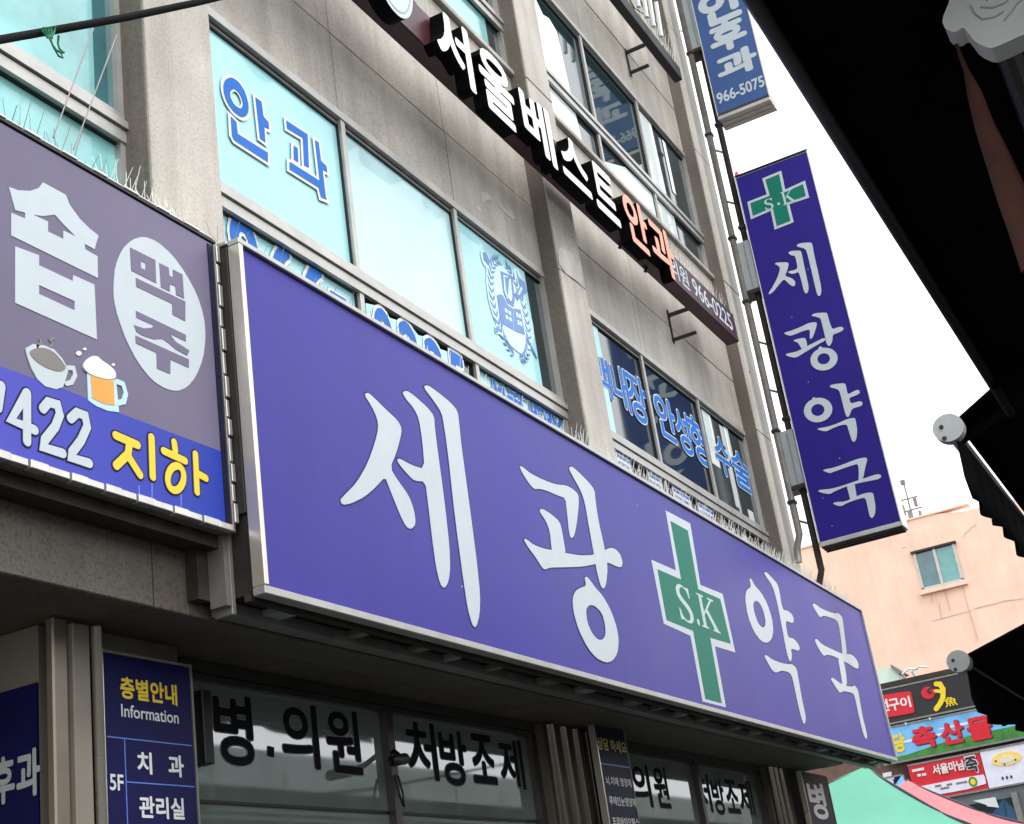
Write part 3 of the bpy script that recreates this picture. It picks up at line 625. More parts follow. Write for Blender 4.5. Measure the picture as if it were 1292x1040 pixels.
px4 = abs(PB.uv(c6((400,300))[0])[0]-PB.uv(c6((440,300))[0])[0])/40      # metres per enlarged pixel here
def doodle(strokes, w, m, name, rings=()):
    a = MB(); b = MB()
    for i, s in enumerate(strokes): sk(PB, s, w*px4+.012, a, .0022+.0002*i); sk(PB, s, w*px4, b, .0042+.0002*i)
    for i, (cx, cy, rx, ry, ww) in enumerate(rings):
        uv = [PB.uv(p) for p in c6(*ell(cx, cy, rx, ry, 30, .12))]
        for (mm, e, o) in ((a, .006, .0030), (b, 0, .0052)): mm.prism(PB, [grow(uv, ww*px4/2+e), grow(uv, -ww*px4/2-e)], 0, o)
    a.build(name+'_outline', M['navy'], H); b.build(name, M[m], H)
doodle([[(130,228),(52,362),(170,412)], [(132,226),(132,470)]], 36, 'white', 'digit')
doodle([[(212,305),(240,272),(285,285),(298,335),(275,395),(222,462),(216,500),(312,530)]], 36, 'white', 'digit')
doodle([[(352,355),(385,325),(425,340),(436,395),(405,465),(360,525),(356,552),(446,580)]], 36, 'white', 'digit')
doodle([[(2,190),(-14,300)]], 36, 'white', 'digit')
doodle([[(580,440),(690,488)], [(650,475),(642,535),(582,592)], [(640,540),(702,638)], [(760,450),(766,648)]], 34, 'yellow', 'letter')
doodle([[(875,474),(880,515)], [(822,518),(930,568)], [(982,535),(990,725)], [(992,632),(1034,655)]], 32, 'yellow', 'letter', rings=[(882,655,40,62,30)])
flat(PB, [c6((125,0),(135,45),(155,100),(185,155),(225,192),(280,206),(315,195),(330,150),(342,110),(338,98),(310,50),(270,5),(220,-15),(165,-22))], 'white', H, 'cup', .003)
flat(PB, [c6((140,20),(165,2),(215,-4),(262,14),(302,55),(332,100),(300,120),(230,100),(172,62))], 'coffee', H, 'coffee', .0045, 1)
mb = MB(); sk(PB, [(342,98),(368,100),(376,135),(358,172),(332,178)], 18*px4, mb, .0036); mb.build('cup_handle', M['white'], H)
mb = MB(); sk(PB, [(190,10),(185,-15),(205,-25),(200,-45)], 9*px4, mb, .0030); mb.build('steam', M['coffee'], H); mb = MB(); sk(PB, [(250,-5),(262,-25),(250,-42),(270,-55)], 9*px4, mb, .0030); mb.build('steam', M['coffee'], H)
flat(PB, [c6((437,120),(583,160),(598,322),(540,315),(480,290),(442,262))], 'icebl', H, 'mug', .003)
flat(PB, [c6((452,130),(570,165),(574,288),(520,280),(460,250))], 'orange', H, 'beer', .0042)
flat(PB, [c6((412,90),(430,60),(460,38),(490,42),(505,60),(530,75),(560,98),(578,120),(580,152),(540,158),(480,145),(430,120))], 'foam', H, 'foam', .0056, 1)
mb = MB(); sk(PB, [(588,168),(618,180),(632,228),(622,268),(595,275)], 22*px4, mb, .0034); mb.build('mug_handle', M['icebl'], H)
for e in ((395,25,14,12), (425,3,9,7), (570,82,8,7)): flat(PB, [c6(*ell(*e, 10))], 'foam', H, 'bubble', .003)
for a in ((700,690,745), (765,655,755), (912,735,800)): flat(PB, [c6((a[0]-3,a[1]),(a[0]+3,a[1]),(a[0]+3,a[2]),(a[0]-2,a[2]))], 'lineb', H, 'drip', .0018)
box('bracket', 3.74, 3.80, 3.0, 3.05, 2.96, 3.19, M['rust'], H); box('bracket', 3.80, 3.83, 2.93, 3.0, 2.93, 3.187, M['alud'], H)
box('under_rail', lx0, lx1-.01, LF+.06, 3.04, lz0-.05, lz0-.006, M['rust'], H)
spikes('bird_spikes', lx0, 3.30, 2.97, lz1+.006, 'sparse row of dark bird spikes along the left part of the bar sign', (.08, .17), .05, .05, .8, 'pipe')
spikes('bird_spikes', 3.30, lx1-.06, 2.97, lz1+.006, 'dense pale bird spikes at the right end of the bar sign', (.10, .18), .035, .05)

# ================================================================== maroon beam sign of the eye clinic
K = thing('eye_clinic_beam_sign', (8, 2.9, 6.4), 'maroon beam sign with raised white and coral letters on the second floor', 'sign')
bf, bb_ = 2.85, 2.96
MB().box(4.2, 10.96, bf+.003, bb_, 6.39, 6.655).build('beam', M['maroon'], K, bevel=.004)
box('beam_face', 9.30, 10.957, bf-.002, bf+.002, 6.393, 6.652, M['maroonl'], K)
box('beam_face', 5.50, 5.72, bf-.002, bf+.002, 6.393, 6.652, M['maroonl'], K)
def channel(ch, a, b, za, zb, face):
    mb = MB(); lay(mb, YP(bf), ch, (a, b, za, zb), .030, .005, .092); o = mb.build('channel_letter', [M['letside'], M[face]], K)
    o.data.update()
    for p in o.data.polygons:
        p.material_index = 1 if p.normal.y < -.7 and p.center.y < bf-.08 else 0
for ch, a, b, za, zb, fc in (('서', 5.74, 6.12, 6.24, 6.655, 'letw'), ('울', 6.235, 6.64, 6.235, 6.665, 'letw'), ('베', 6.77, 7.17, 6.25, 6.665, 'letw'), ('스', 7.29, 7.70, 6.28, 6.62, 'letw'), ('트', 7.80, 8.17, 6.27, 6.63, 'letw'), ('안', 8.33, 8.73, 6.26, 6.655, 'letc'), ('과', 8.80, 9.25, 6.26, 6.655, 'letc')):
    channel(ch, a, b, za, zb, fc)
PBM = YP(bf-.002)
word(PBM, '의', (9.42, 9.60, 6.44, 6.62), M['white'], K, 'letter', .01, .001); word(PBM, '원', (9.64, 9.82, 6.44, 6.62), M['white'], K, 'letter', .01, .001)
word(PBM, '966-0225', (9.92, 10.85, 6.45, 6.61), M['white'], K, 'phone_number', .01, .001)
PD = YP(bf-.09); mb = MB(); mb.prism(PD, [ell(5.30, 6.55, .21, .28, 36)], -.09, .0); d_ = mb.build('logo_disc', [M['letside'], M['white']], K)
for p in d_.data.polygons: p.material_index = 1 if p.normal.y < -.7 else 0
MB().prism(PD, [ell(5.30, 6.55, .185, .252, 36), ell(5.30, 6.55, .175, .242, 36)], -.001, .002).build('disc_rim', M['armbox'], K)
MB().prism(PD, [ell(5.28, 6.63, .05, .07, 20), ell(5.28, 6.63, .03, .05, 20)], -.001, .002).build('disc_mark', M['letc'], K)
for xb in (4.3, 10.12):
    lw = 6.22 if xb > 10 else 6.40
    m_ = MB(); m_.box(xb, xb+.03, bb_, WALL-.012, 6.44, 6.465); m_.box(xb, xb+.03, bb_, WALL-.012, lw, lw+.02); m_.box(xb, xb+.03, WALL-.012, WALL-.004, lw-.02, 6.50); m_.build('bracket', M['blackp'], K)
for xb in (8.62, 9.1): MB().tube([(xb, 2.93, 6.39), (xb, 2.95, 6.36)], .014, 6).build('bolt', M['blackp'], K)
spikes('bird_spikes', 9.45, 10.9, 2.90, 6.655, 'short row of bird spikes on the right end of the maroon beam', (.09, .15), .05, .04)
spikes('bird_spikes', 6.1, 8.0, 2.93, 6.655, 'few bird spikes behind the white raised letters of the maroon beam', (.06, .12), .12, .04, .7)
# ---- black beam sign one floor higher
K2 = thing('upper_beam_sign', (9.8, 2.9, 9.2), 'black beam sign with pale raised letters at the upper floor', 'sign')
MB().box(8.3, 11.15, 2.885, 2.965, 9.22, 9.36).build('beam', M['blackp'], K2, bevel=.004)
for i, (a, b) in enumerate(((9.9, 10.02), (10.08, 10.16), (10.24, 10.36), (10.42, 10.52))):
    MB().tube([(a, 2.80, 9.24), (a+.07, 2.80, 9.66)], .020, 6).build('raised_bar', M['offw'], K2)
for xb in (8.9, 10.45):
    m_ = MB(); m_.box(xb, xb+.03, 2.98, WALL-.012, 9.25, 9.275); m_.box(xb, xb+.03, 2.98, WALL-.012, 9.03, 9.05); m_.box(xb, xb+.03, WALL-.012, WALL-.004, 9.0, 9.3); m_.build('bracket', M['blackp'], K2)
spikes('bird_spikes', 10.3, 11.12, 2.91, 9.36, 'row of bird spikes on the right end of the black upper beam', (.16, .26), .045, .05)

# ================================================================== projecting signs and their poles
PX = 11.84; PP = XP(PX)
def projecting(name, ya, yb, za, zb, label, face, m_edge):
    T = thing(name, (PX+.1, (ya+yb)/2, za), label, 'sign')
    box('sign_box', PX+.012, PX+.20, ya+.006, yb-.006, za+.02, zb-.004, M['armbox'], T)
    box('face', PX+.004, PX+.014, ya+.012, yb-.012, za+.024, zb-.016, M[face], T)
    box('back_face', PX+.202, PX+.212, ya+.012, yb-.012, za+.024, zb-.016, M[face], T)
    MB().box(PX, PX+.214, ya, ya+.011, za, zb).build('edge_trim', M[m_edge], T, bevel=.002)
    MB().box(PX, PX+.214, yb-.011, yb, za, zb).build('edge_trim', M['alu'], T, bevel=.002)
    MB().box(PX-.002, PX+.216, ya, yb, zb, zb+.014).build('top_trim', M['blackp'], T, bevel=.002)
    return T
V = projecting('pharmacy_blade_sign', 2.043, 2.774, 4.720, 8.432, 'tall violet blade sign with green cross and white vertical lettering', 'purple2', 'offw')
MB().box(PX+.0, PX+.215, 2.044, 2.773, 4.701, 4.742).build('bottom_trim', M['alu'], V, bevel=.003)
for i in range(3): MB().box(PX+.03+.06*i, PX+.06+.06*i, 2.057, 2.761, 4.688-.004*i, 4.706).build('bottom_rail', M['rust'], V)
cx_, c9, c10 = crop(900, 180, 4), crop(960, 290, 5.477), crop(1000, 460, 4.954)
PV = XP(PX+.004)
cr1 = UV(PV, cx_((247,182),(343,142),(363,238),(463,192),(484,278),(384,312),(406,402),(310,440),(290,345),(190,388),(172,300),(270,262)))
MB().prism(PV, [cr1], 0, .002).build('cross_border', M['white'], V)
cg = MB().prism(PV, [grow(cr1, -.026)], .001, .004).build('cross', M['green'], V)
q = lambda l, r, t, b: rect4(PV, *[cx_(k)[0] for k in (l, r, t, b)])
serif_SK(PV, q((255,310), (305,310), (290,280), (280,340)), q((345,280), (416,280), (370,243), (385,308)), PV.uv(cx_((331,310))[0]), .014, cg, .0055)
brush(PV, [[c9((95,238),(110,226),(190,225),(192,245),(180,290),(165,320),(215,335),(240,360),(235,388),(220,393),(195,375),(160,340),(130,375),(90,425),(60,448),(53,440),(85,390),(115,330),(130,285),(132,262),(115,245))],
           [c9((188,160),(205,148),(272,143),(282,160),(295,230),(315,320),(332,400),(325,435),(310,442),(298,425),(280,350),(262,290),(230,305),(205,305),(187,293),(195,288),(230,280),(255,268),(245,210),(235,180),(210,178))],
           [c9((243,115),(262,95),(345,87),(356,100),(370,180),(395,290),(418,400),(418,440),(405,462),(390,450),(370,370),(345,260),(320,160),(310,135),(285,125))]], V, 'letter', o=.002)
brush(PV, [[c9((158,715),(175,708),(220,695),(280,670),(330,645),(382,638),(388,655),(375,700),(358,745),(343,758),(338,745),(340,700),(335,690),(290,700),(245,720),(205,733),(180,728))],
           [c9((222,768),(240,758),(305,745),(316,770),(322,812),(285,828),(268,800),(255,780))],
           [c9((170,862),(190,855),(240,845),(280,828),(320,805),(380,775),(440,745),(448,765),(400,790),(350,820),(300,850),(245,885),(205,880),(180,872))],
           [c9((347,595),(370,578),(455,572),(462,590),(478,650),(495,690),(540,672),(565,672),(574,685),(560,702),(520,718),(497,725),(495,770),(480,800),(468,805),(455,790),(440,720),(420,640),(412,612),(380,602))],
           [c9(*ell(437,895,95,78,26,-.25)), c9(*ell(435,893,44,38,20,-.25))], [c9((398,815),(412,806),(440,822),(430,840),(405,838))]], V, 'letter', o=.002)
brush(PV, [[c10(*ell(160,285,90,76,26,-.25)), c10(*ell(158,285,42,37,20,-.25))], [c10((121,213),(131,204),(158,216),(150,228),(128,226))],
           [c10((232,135),(250,125),(325,116),(333,130),(345,190),(375,172),(405,158),(420,165),(420,182),(395,195),(352,210),(365,245),(400,235),(430,230),(440,245),(430,260),(400,268),(372,278),(360,310),(350,330),(335,325),(320,270),(300,190),(290,160),(265,150),(240,145))],
           [c10((152,405),(170,398),(220,390),(280,370),(340,342),(388,332),(395,350),(405,410),(400,465),(385,487),(370,475),(350,410),(340,375),(300,380),(250,400),(215,418),(190,417))]], V, 'letter', o=.002)
brush(PV, [[c10((188,662),(205,655),(260,645),(330,620),(400,592),(460,580),(468,595),(455,640),(440,720),(412,730),(415,680),(410,620),(370,632),(310,652),(255,672),(235,680),(215,675))],
           [c10((157,790),(180,783),(240,778),(300,762),(380,735),(470,705),(530,685),(552,690),(555,705),(535,718),(470,730),(400,745),(330,765),(270,790),(235,810),(205,808),(175,800))],
           [c10((338,760),(388,742),(395,790),(402,830),(362,850),(350,800))],
           [c10((250,868),(275,860),(330,858),(400,825),(450,805),(500,800),(507,820),(520,890),(515,940),(498,963),(482,950),(468,880),(455,832),(410,842),(350,862),(305,887),(275,882))]], V, 'letter', o=.002)
for i in range(7): MB().prism(PV, [ell(-random.uniform(2.135, 2.717), random.uniform(4.803, 7.326), .004, .005, 6)], 0, .001).build('fleck', M['white'], V)
MB().tube([(PX+.05, 2.756, 8.442), (PX+.05, 2.756, 8.510)], [.03, .012], 8).build('lamp_cap', M['red'], V)
U = projecting('ent_clinic_blade_sign', 2.260, 2.805, 9.141, 12.081, 'blue blade sign with white lettering and phone number at the top edge', 'slate', 'alu')
for i in range(3): MB().box(PX+.0+.075*i, PX+.07+.075*i, 2.261, 2.804, 9.097-.006*i, 9.141-.0035).build('bottom_rail', M['alu'], U, bevel=.004)
cu = crop(820, 0, 6.118)
PU = XP(PX+.004)
def usign(ch, l, r, t, b, off=.05):
    rc = rect4(PU, *[cu(k)[0] for k in (l, r, t, b)]); word(PU, ch, rc, M['white'], U, 'letter', off, .002)
usign('후', (462,260), (735,260), (600,160), (610,378)); usign('과', (522,500), (812,440), (740,365), (550,628)); usign('966-5075', (522,770), (882,640), (760,628), (700,738), .025)
r1 = rect4(PU, cu((395,80))[0], cu((690,80))[0], cu((550,-90))[0], cu((540,170))[0]); word(PU, '인', r1, M['white'], U, 'letter', .05, .002)
hgt = r1[3]-r1[2]
word(PU, '비', (r1[0], r1[1], r1[3]+.1, r1[3]+.1+hgt), M['white'], U, 'letter', .05, .002); word(PU, '이', (r1[0], r1[1], r1[3]+.2+hgt, r1[3]+.2+2*hgt), M['white'], U, 'letter', .05, .002)
# poles, clamps, grey connecting boxes
for (yy, xx_, nm, rr, zl, m_) in ((2.931, PX+.03, 'front', .032, 4.803, 'pipe'), (2.829, PX+.10, 'outer', .030, 4.463, 'rust')):
    T = thing('sign_pole', (xx_, yy, zl), 'grey steel pole nearest the wall carrying the blade signs' if nm == 'front' else 'brown rusty steel pole beside the blade signs with bent foot', 'pole', 'poles of the blade signs')
    pts = [(xx_-.0, yy+.06, zl-.18), (xx_, yy+.05, zl-.06), (xx_, yy, zl+.06), (xx_, yy, 12.858)]
    MB().tube(pts, rr, 10).build('pole', M[m_], T, smooth=True)
    for z in ((5.142, 5.822, 7.132, 7.811, 8.976, 9.946)):
        MB().box(xx_-.038, xx_+.038, yy-.038, yy+.038, z+(.11 if nm == 'outer' else 0), z+.035+(.11 if nm == 'outer' else 0)).build('clamp', M['blackp'], T, bevel=.006)
    if nm == 'front':
        for z in (5.482, 6.452, 8.393): MB().box(xx_-.012, xx_+.012, 3.05, 3.12, z, z+.03).build('stay', M['rust'], T)
        for z in (4.997, 6.258, 6.744, 8.248, 8.830): MB().tube([(xx_, yy, z), (PX+.1, 2.829, z-.05)], .011, 6).build('rung', M['pipe'], T)
for (za, zb) in ((5.298, 5.822), (7.248, 7.763), (9.995, 10.674)):
    T = thing('sign_mount_box', (PX+.1, 2.844, za), 'grey sheet metal mount box joining a blade sign to its poles, ' + {5.298: 'lowest of three', 7.248: 'middle of three', 9.995: 'topmost of three'}[za], 'bracket', 'mount boxes of the blade signs')
    MB().box(PX+.02, PX+.19, 2.777, 2.911, za, zb).build('box', M['armbox'], T, bevel=.008)
    MB().box(PX+.01, PX+.20, 2.777, 2.941, za-.04, za-.001).build('bottom_plate', M['blackp'], T, bevel=.004)
    MB().box(PX+.012, PX+.0195, 2.834, 2.841, za+.03, zb-.03).build('seam', M['alud'], T)

# ================================================================== boards by the shop doors
def board(name, x0, x1, ztop, zbot, label, m, y=3.3):
    T = thing(name, ((x0+x1)/2, y, zbot), label, 'sign board'); box('panel', x0, x1, y, y+.03, zbot, ztop, M[m], T, bevel=.003)
    MB().box(x0-.012, x0-.0005, y-.006, y+.035, zbot-.01, ztop+.012).build('edge_trim', M['steel'], T); MB().box(x1+.0005, x1+.010, y-.004, y+.035, zbot-.01, ztop+.012).build('edge_trim', M['alud'], T)
    MB().box(x0, x1, y-.004, y+.035, ztop+.0005, ztop+.010).build('edge_trim', M['alud'], T); return T
PI = YP(3.3); ci = crop(0, 780, 4)
D = board('floor_directory_sign', 3.588, 4.037, 2.822, 1.1, 'navy floor directory board with yellow heading beside the entrance', 'navy')
ri = lambda l, r, t, b: rect4(PI, *[ci(k)[0] for k in (l, r, t, b)])
word(PI, '층별안내', ri((606,340), (890,400), (620,298), (620,402)), M['yellow'], D, 'heading', .03, .0015)
word(PI, 'Information', ri((610,460), (898,490), (612,434), (612,497)), M['offw'], D, 'heading', .012, .0015)
word(PI, '치', ri((693,720), (762,720), (735,680), (750,786)), M['offw'], D, 'lettering', .03, .0015); word(PI, '과', ri((850,740), (922,740), (880,695), (890,800)), M['offw'], D, 'lettering', .03, .0015)
word(PI, '관리실', ri((703,950), (926,960), (740,902), (740,1008)), M['offw'], D, 'lettering', .03, .0015); word(PI, '5F', ri((553,820), (620,830), (575,790), (575,868)), M['offw'], D, 'lettering', .02, .0015)
def line(pl, T, a, b, w=.004):
    ua, va = pl.uv(a); ub_, vb_ = pl.uv(b)
    if abs(ub_-ua) > abs(vb_-va): r = (ua, ub_, va-w/2, va+w/2)
    else: r = (ua-w/2, ua+w/2, min(va, vb_), max(va, vb_))
    MB().prism(pl, [[(r[0], r[2]), (r[1], r[2]), (r[1], r[3]), (r[0], r[3])]], 0, .0015).build('rule', M['lineb'], T)
line(PI, D, *ci((540,598), (965,648))); line(PI, D, *ci((627,608), (645,1500))); line(PI, D, *ci((637,827), (980,858))); line(PI, D, *ci((545,1070), (980,1110)))
C_ = board('advice_sign', PI.uv(cc((116,215))[0])[0], PI.uv(cc((298,430))[0])[0], PI.uv(cc((116,209))[0])[1], 1.1, 'narrow navy board with pale gold heading between the shop windows', 'navyd')
rc_ = lambda l, r, t, b: rect4(PI, *[cc(k)[0] for k in (l, r, t, b)])
word(PI, '상담 하세요', rc_((137,320), (283,350), (145,285), (145,345)), M['cream'], C_, 'heading', .02, .0015)
for tx, l, r, t, b in (('뇌.치매 영양제', 174, 304, 482, 524), ('루테인눈영양제', 192, 327, 584, 628), ('프로바이오틱스', 209, 345, 690, 730)):
    word(PI, tx, rc_((l, t), (r, t+20), (l+6, t), (l+6, b)), M['offw'], C_, 'lettering', .02, .0015)
line(PI, C_, *cc((152,417), (300,440)), w=.008)
E_ = board('clinic_board', PI.uv(cc((1170,460))[0])[0], PI.uv(cc((1335,640))[0])[0], PI.uv(cc((1172,462))[0])[1], 1.1, 'dark slate board with one large white letter under the right end of the purple sign', 'navyd')
word(PI, '병', rc_((1218,600), (1296,610), (1240,520), (1262,695)), M['offw'], E_, 'letter', .03, .0015)
P34 = XP(3.404); ch = crop(0, 860, 5.777)
F_ = thing('entrance_wall_sign', (3.4, 3.9, 1.4), 'dark navy wall sign with grey lettering inside the left entrance', 'sign board')
u1_, v1_ = P34.uv((48.5, 861.5)); MB().box(3.395, 3.4045, -u1_, 4.9, 1.2, v1_).build('panel', M['navy'], F_)
P34 = XP(3.394)
rh = lambda l, r, t, b: rect4(P34, *[ch(k)[0] for k in (l, r, t, b)])
word(P34, '과', rh((128,700), (290,650), (245,495), (250,822)), M['cap'], F_, 'letter', .03, .0015); word(P34, '후', rh((-50,700), (104,680), (30,558), (30,884)), M['cap'], F_, 'letter', .03, .0015)
# small camera fixed to the shop window mullion, with a cable loop
T = thing('security_camera', (5.6, 3.42, 2.6), 'small dark security camera on the mullion of the first shop window', 'camera')
MB().tube([(5.635, 3.455, 2.66), (5.60, 3.40, 2.62), (5.53, 3.36, 2.60)], [.012, .012, .012], 8).build('arm', M['blackp'], T)
MB().tube([(5.40, 3.33, 2.575), (5.41, 3.332, 2.577), (5.55, 3.35, 2.60), (5.56, 3.351, 2.602)], [.014, .024, .026, .014], 12).build('housing', M['blackp'], T, smooth=True)
MB().tube([(5.62, 3.45, 2.55), (5.60, 3.43, 2.46), (5.63, 3.43, 2.41), (5.65, 3.44, 2.47), (5.64, 3.45, 2.55)], .006, 6).build('cable_loop', M['blackp'], T)

# ================================================================== end of the street: peach building, stacked shop signs
PE = thing('peach_building', (44, 8, 0), 'plain peach rendered building with one sliding window at the end of the street', 'building')
PX4 = XP(40.)
mb = MB(); mb.prism(PX4, [[(-24, 0), (6, 0), (6, 11.75), (-5.2, 12.02), (-6.35, 12.22), (-24, 12.16)]], -9, 0); mb.build('wall', M['peach'], PE)
wy0, wy1, wz0, wz1 = 5.70, 6.77, 10.15, 11.20
def yb(name, ya, yb_, za, zb, x0, x1, m, par): return box(name, x0, x1, ya, yb_, za, zb, M[m], par)
wf = MB(); wf.box(39.93, 40.0, wy0-.05, wy0+.02, wz0, wz1); wf.box(39.93, 40.0, wy1-.02, wy1+.05, wz0, wz1); wf.box(39.92, 40.0, (wy0+wy1)/2-.04, (wy0+wy1)/2+.04, wz0, wz1); wf.box(39.93, 40, wy0-.05, wy1+.05, wz0-.05, wz0+.03)
wfo = wf.build('window', M['alu'], PE)
yb('pane', wy0+.02, (wy0+wy1)/2-.04, wz0+.03, wz1-.03, 39.965, 39.99, 'bgglass', wfo); yb('pane', (wy0+wy1)/2+.04, wy1-.02, wz0+.03, wz1-.03, 39.975, 39.995, 'tglass', wfo)
yb('window_hood', wy0-.1, wy1+.1, wz1-.02, wz1+.04, 39.86, 40, 'rust', PE); yb('sill', wy0-.12, wy1+.12, wz0-.16, wz0-.055, 39.85, 40, 'peach', PE)
yb('parapet', 5.0, 20, 12.16, 12.21, 39.96, 40.3, 'peach', PE)
cp = crop(1000, 600, 4); PPs = XP(39.99)
def stain(pts, w):
    MB().prism(PPs, [stroke(UV(PPs, cp(*pts)), w*.55, 3)], 0, .004).build('stain', M['stain'], PE)
stain([(853,540),(885,660),(905,730),(935,830)], .035); stain([(765,570),(795,680)], .03); stain([(740,650),(750,720)], .025); stain([(705,735),(760,720),(870,690),(905,680)], .03); stain([(920,672),(1010,650),(1060,635),(1168,620)], .045)
stain([(855,310),(900,265),(925,250)], .03); stain([(550,365),(575,360)], .03); stain([(700,600),(702,640)], .03)
AN_ = thing('roof_antenna', (41, 6.6, 12.2), 'cluster of phone antennas on the roof of the peach building', 'antenna')
m_ = MB(); m_.tube([(41, 6.75, 12.1), (41, 6.75, 13.6)], .025, 8); m_.build('mast', M['pipe'], AN_)
for (y_, z_, s_) in ((6.95, 12.75, .16), (6.55, 12.9, .14), (6.78, 12.5, .2), (6.5, 12.5, .12), (7.0, 13.0, .1), (6.62, 12.35, .1)):
    MB().box(40.9, 41.02, y_-s_*.35, y_+s_*.35, z_-s_, z_+s_).build('antenna_panel', M['pipe'], AN_, bevel=.02)
MB().box(40.95, 41.05, 6.70, 6.84, 13.5, 13.66).build('lamp_head', M['pipe'], AN_, bevel=.02)
for (a, b) in ((6.4, 7.1), (6.45, 7.05)): MB().tube([(40.95, a, 12.7 if a == 6.4 else 13.05), (40.95, b, 12.7 if a == 6.4 else 13.05)], .025, 6).build('crossbar', M['pipe'], AN_)

SX = 30.; PQ = XP(SX)
SB = thing('shop_row_building', (33, 6, 0), 'brown low shop building carrying stacked signboards at the end of the street', 'building')
mb = MB(); mb.prism(XP(SX+.25), [[(-16, 0), (-1.5, 0), (-1.5, 6.05), (-16, 6.4)]], -5, 0); mb.build('wall', M['brick'], SB)
yb('eave_board', 1.5, 16, 6.20, 6.30, SX+.0, SX+.4, 'rust', SB)
cq, cr_ = crop(1090, 840, 6.396), crop(1090, 930, 6.396)
uvq = lambda pts, c=cq: UV(PQ, c(*pts))
yb('shopfront', 1.5, 16, .1, 3.84, SX+.05, SX+.24, 'grey', SB)
sw = yb('shop_glass', 4.45, 5.5, 2.4, 3.62, SX+.0, SX+.045, 'dglass', SB); yb('door_frame', 4.32, 4.44, .2, 3.7, SX-.02, SX+.045, 'alud', SB)
MB().prism(XP(SX-.005), [UV(XP(SX-.005), cr_((880,515),(1060,485),(1090,570),(1000,560),(980,545)))], 0, .01).build('poster', M['offw'], SB)
MX = thing('rooftop_sheet_box', (30.6, 6.2, 6.3), 'pale mint sheet metal box on the edge of the shop roof', 'box')
um = UV(XP(30.3), [(1100, 846), (1125, 842), (1134, 851), (1134, 862), (1100, 869)])
mb = MB(); mb.prism(XP(30.3), [um], -.6, 0); mb.build('sheet_box', M['mint'], MX); MB().prism(XP(30.28), [[um[1], um[2], (um[2][0]+.1, um[2][1]+.02), (um[1][0], um[1][1]+.06)]], -.6, .04).build('lid', M['pipe'], MX)
def hsign(name, za, zb, ya, yb_, m, label, x=SX, t=.12):
    T = thing(name, (x, (ya+yb_)/2, za), label, 'sign'); yb('board', ya, yb_, za, zb, x, x+t, m, T)
    yb('edge_trim', ya, yb_, zb+.001, zb+.035, x-.015, x+t, 'alud', T); yb('edge_trim', ya, yb_, za-.035, za-.001, x-.015, x+t, 'alud', T); return T
s_a = hsign('grilled_fish_sign', 5.48, 6.15, 3.2, 7.0, 'charcoal', 'charcoal sign with red plate, red curl and yellow fish lettering')
PQ1 = XP(SX-.001)
MB().prism(PQ1, [chaikin(UV(PQ1, cq((100,250),(365,205),(385,220),(412,370),(395,385),(120,430))), 1)], 0, .03).build('red_plate', M['red'], s_a)
def qs(ch, l, r, t, b, m, T, c=cq, off=.03, o=.034, nm='letter'):
    word(PQ1, ch, rect4(PQ1, *[c(k)[0] for k in (l, r, t, b)]), M[m], T, nm, off, o)
qs('구', (205,310), (288,310), (240,270), (250,362), 'offw', s_a); qs('이', (298,300), (378,300), (350,250), (370,335), 'offw', s_a); qs('선', (110,320), (200,320), (150,280), (150,375), 'offw', s_a)
MB().prism(PQ1, [UV(PQ1, cq(*ell(520,220,56,50,24)))], 0, .02).build('curl', M['red'], s_a); MB().prism(PQ1, [stroke(UV(PQ1, cq((575,180),(548,178),(528,190),(518,208),(530,222),(545,215))), .04, 4)], 0, .026).build('curl_line', M['charcoal'], s_a)
MB().prism(PQ1, [stroke(UV(PQ1, cq((585,150),(615,150),(640,190),(640,260),(615,310),(585,350))), .10, 4)], 0, .03).build('swash', M['yellow'], s_a); MB().prism(PQ1, [stroke(UV(PQ1, cq((580,205),(630,210))), .07, 4)], 0, .034).build('swash', M['yellow'], s_a)
qs('魚', (652,290), (755,290), (690,255), (690,332), 'yellow', s_a, off=.015)
for i in range(2): MB().tube([(SX+.2, 5.9-.22*i, 6.16), (SX-.05, 5.93-.2*i, 6.40), (SX-.1, 5.75-.2*i, 6.46), (SX-.05, 5.6-.2*i, 6.42)], .022, 6).build('gooseneck', M['offw'], s_a)
s_b = hsign('butcher_sign', 4.70, 5.38, 3.2, 6.75, 'skyb', 'blue sky and green grass printed sign with large red lettering')
MB().prism(PQ1, [[(-6.75, 4.705), (-3.2, 4.705), (-3.2, 4.94), (-4.6, 4.93), (-5.4, 4.90), (-6.2, 4.80), (-6.75, 4.78)]], 0, .006).build('grass_strip', M['grassp'], s_b)
for (a, b, zc) in ((4.0, 5.6, 5.16), (5.2, 6.6, 5.05), (3.9, 4.9, 5.05)): MB().prism(PQ1, [chaikin([(-b, zc), (-b+.3, zc+.03), (-a-.4, zc+.035), (-a, zc+.01), (-a-.3, zc-.015), (-b+.4, zc-.02)], 2)], 0, .004).build('cloud_streak', M['lilac'], s_b)
for chh, l, r, t, b in (('축', (392,580), (578,580), (470,495), (480,665)), ('산', (625,550), (800,530), (690,455), (700,630)), ('물', (840,510), (1025,490), (900,425), (930,595))):
    qs(chh, (l[0]+6, l[1]), (r[0]+6, r[1]), (t[0], t[1]+6), (b[0], b[1]+6), 'navy', s_b, off=.05, o=.010, nm='letter_dark_edge'); qs(chh, l, r, t, b, 'red', s_b, off=.045, o=.016)  # dark printed edge behind the red letters
qs('당', (232,600), (325,600), (270,555), (280,695), 'yellow', s_b, off=.05, o=.014)
for i in range(2): MB().tube([(SX+.2, 6.15-.5*i, 5.48), (SX-.08, 6.1-.5*i, 5.38)], .02, 6).build('gooseneck', M['offw'], s_b)
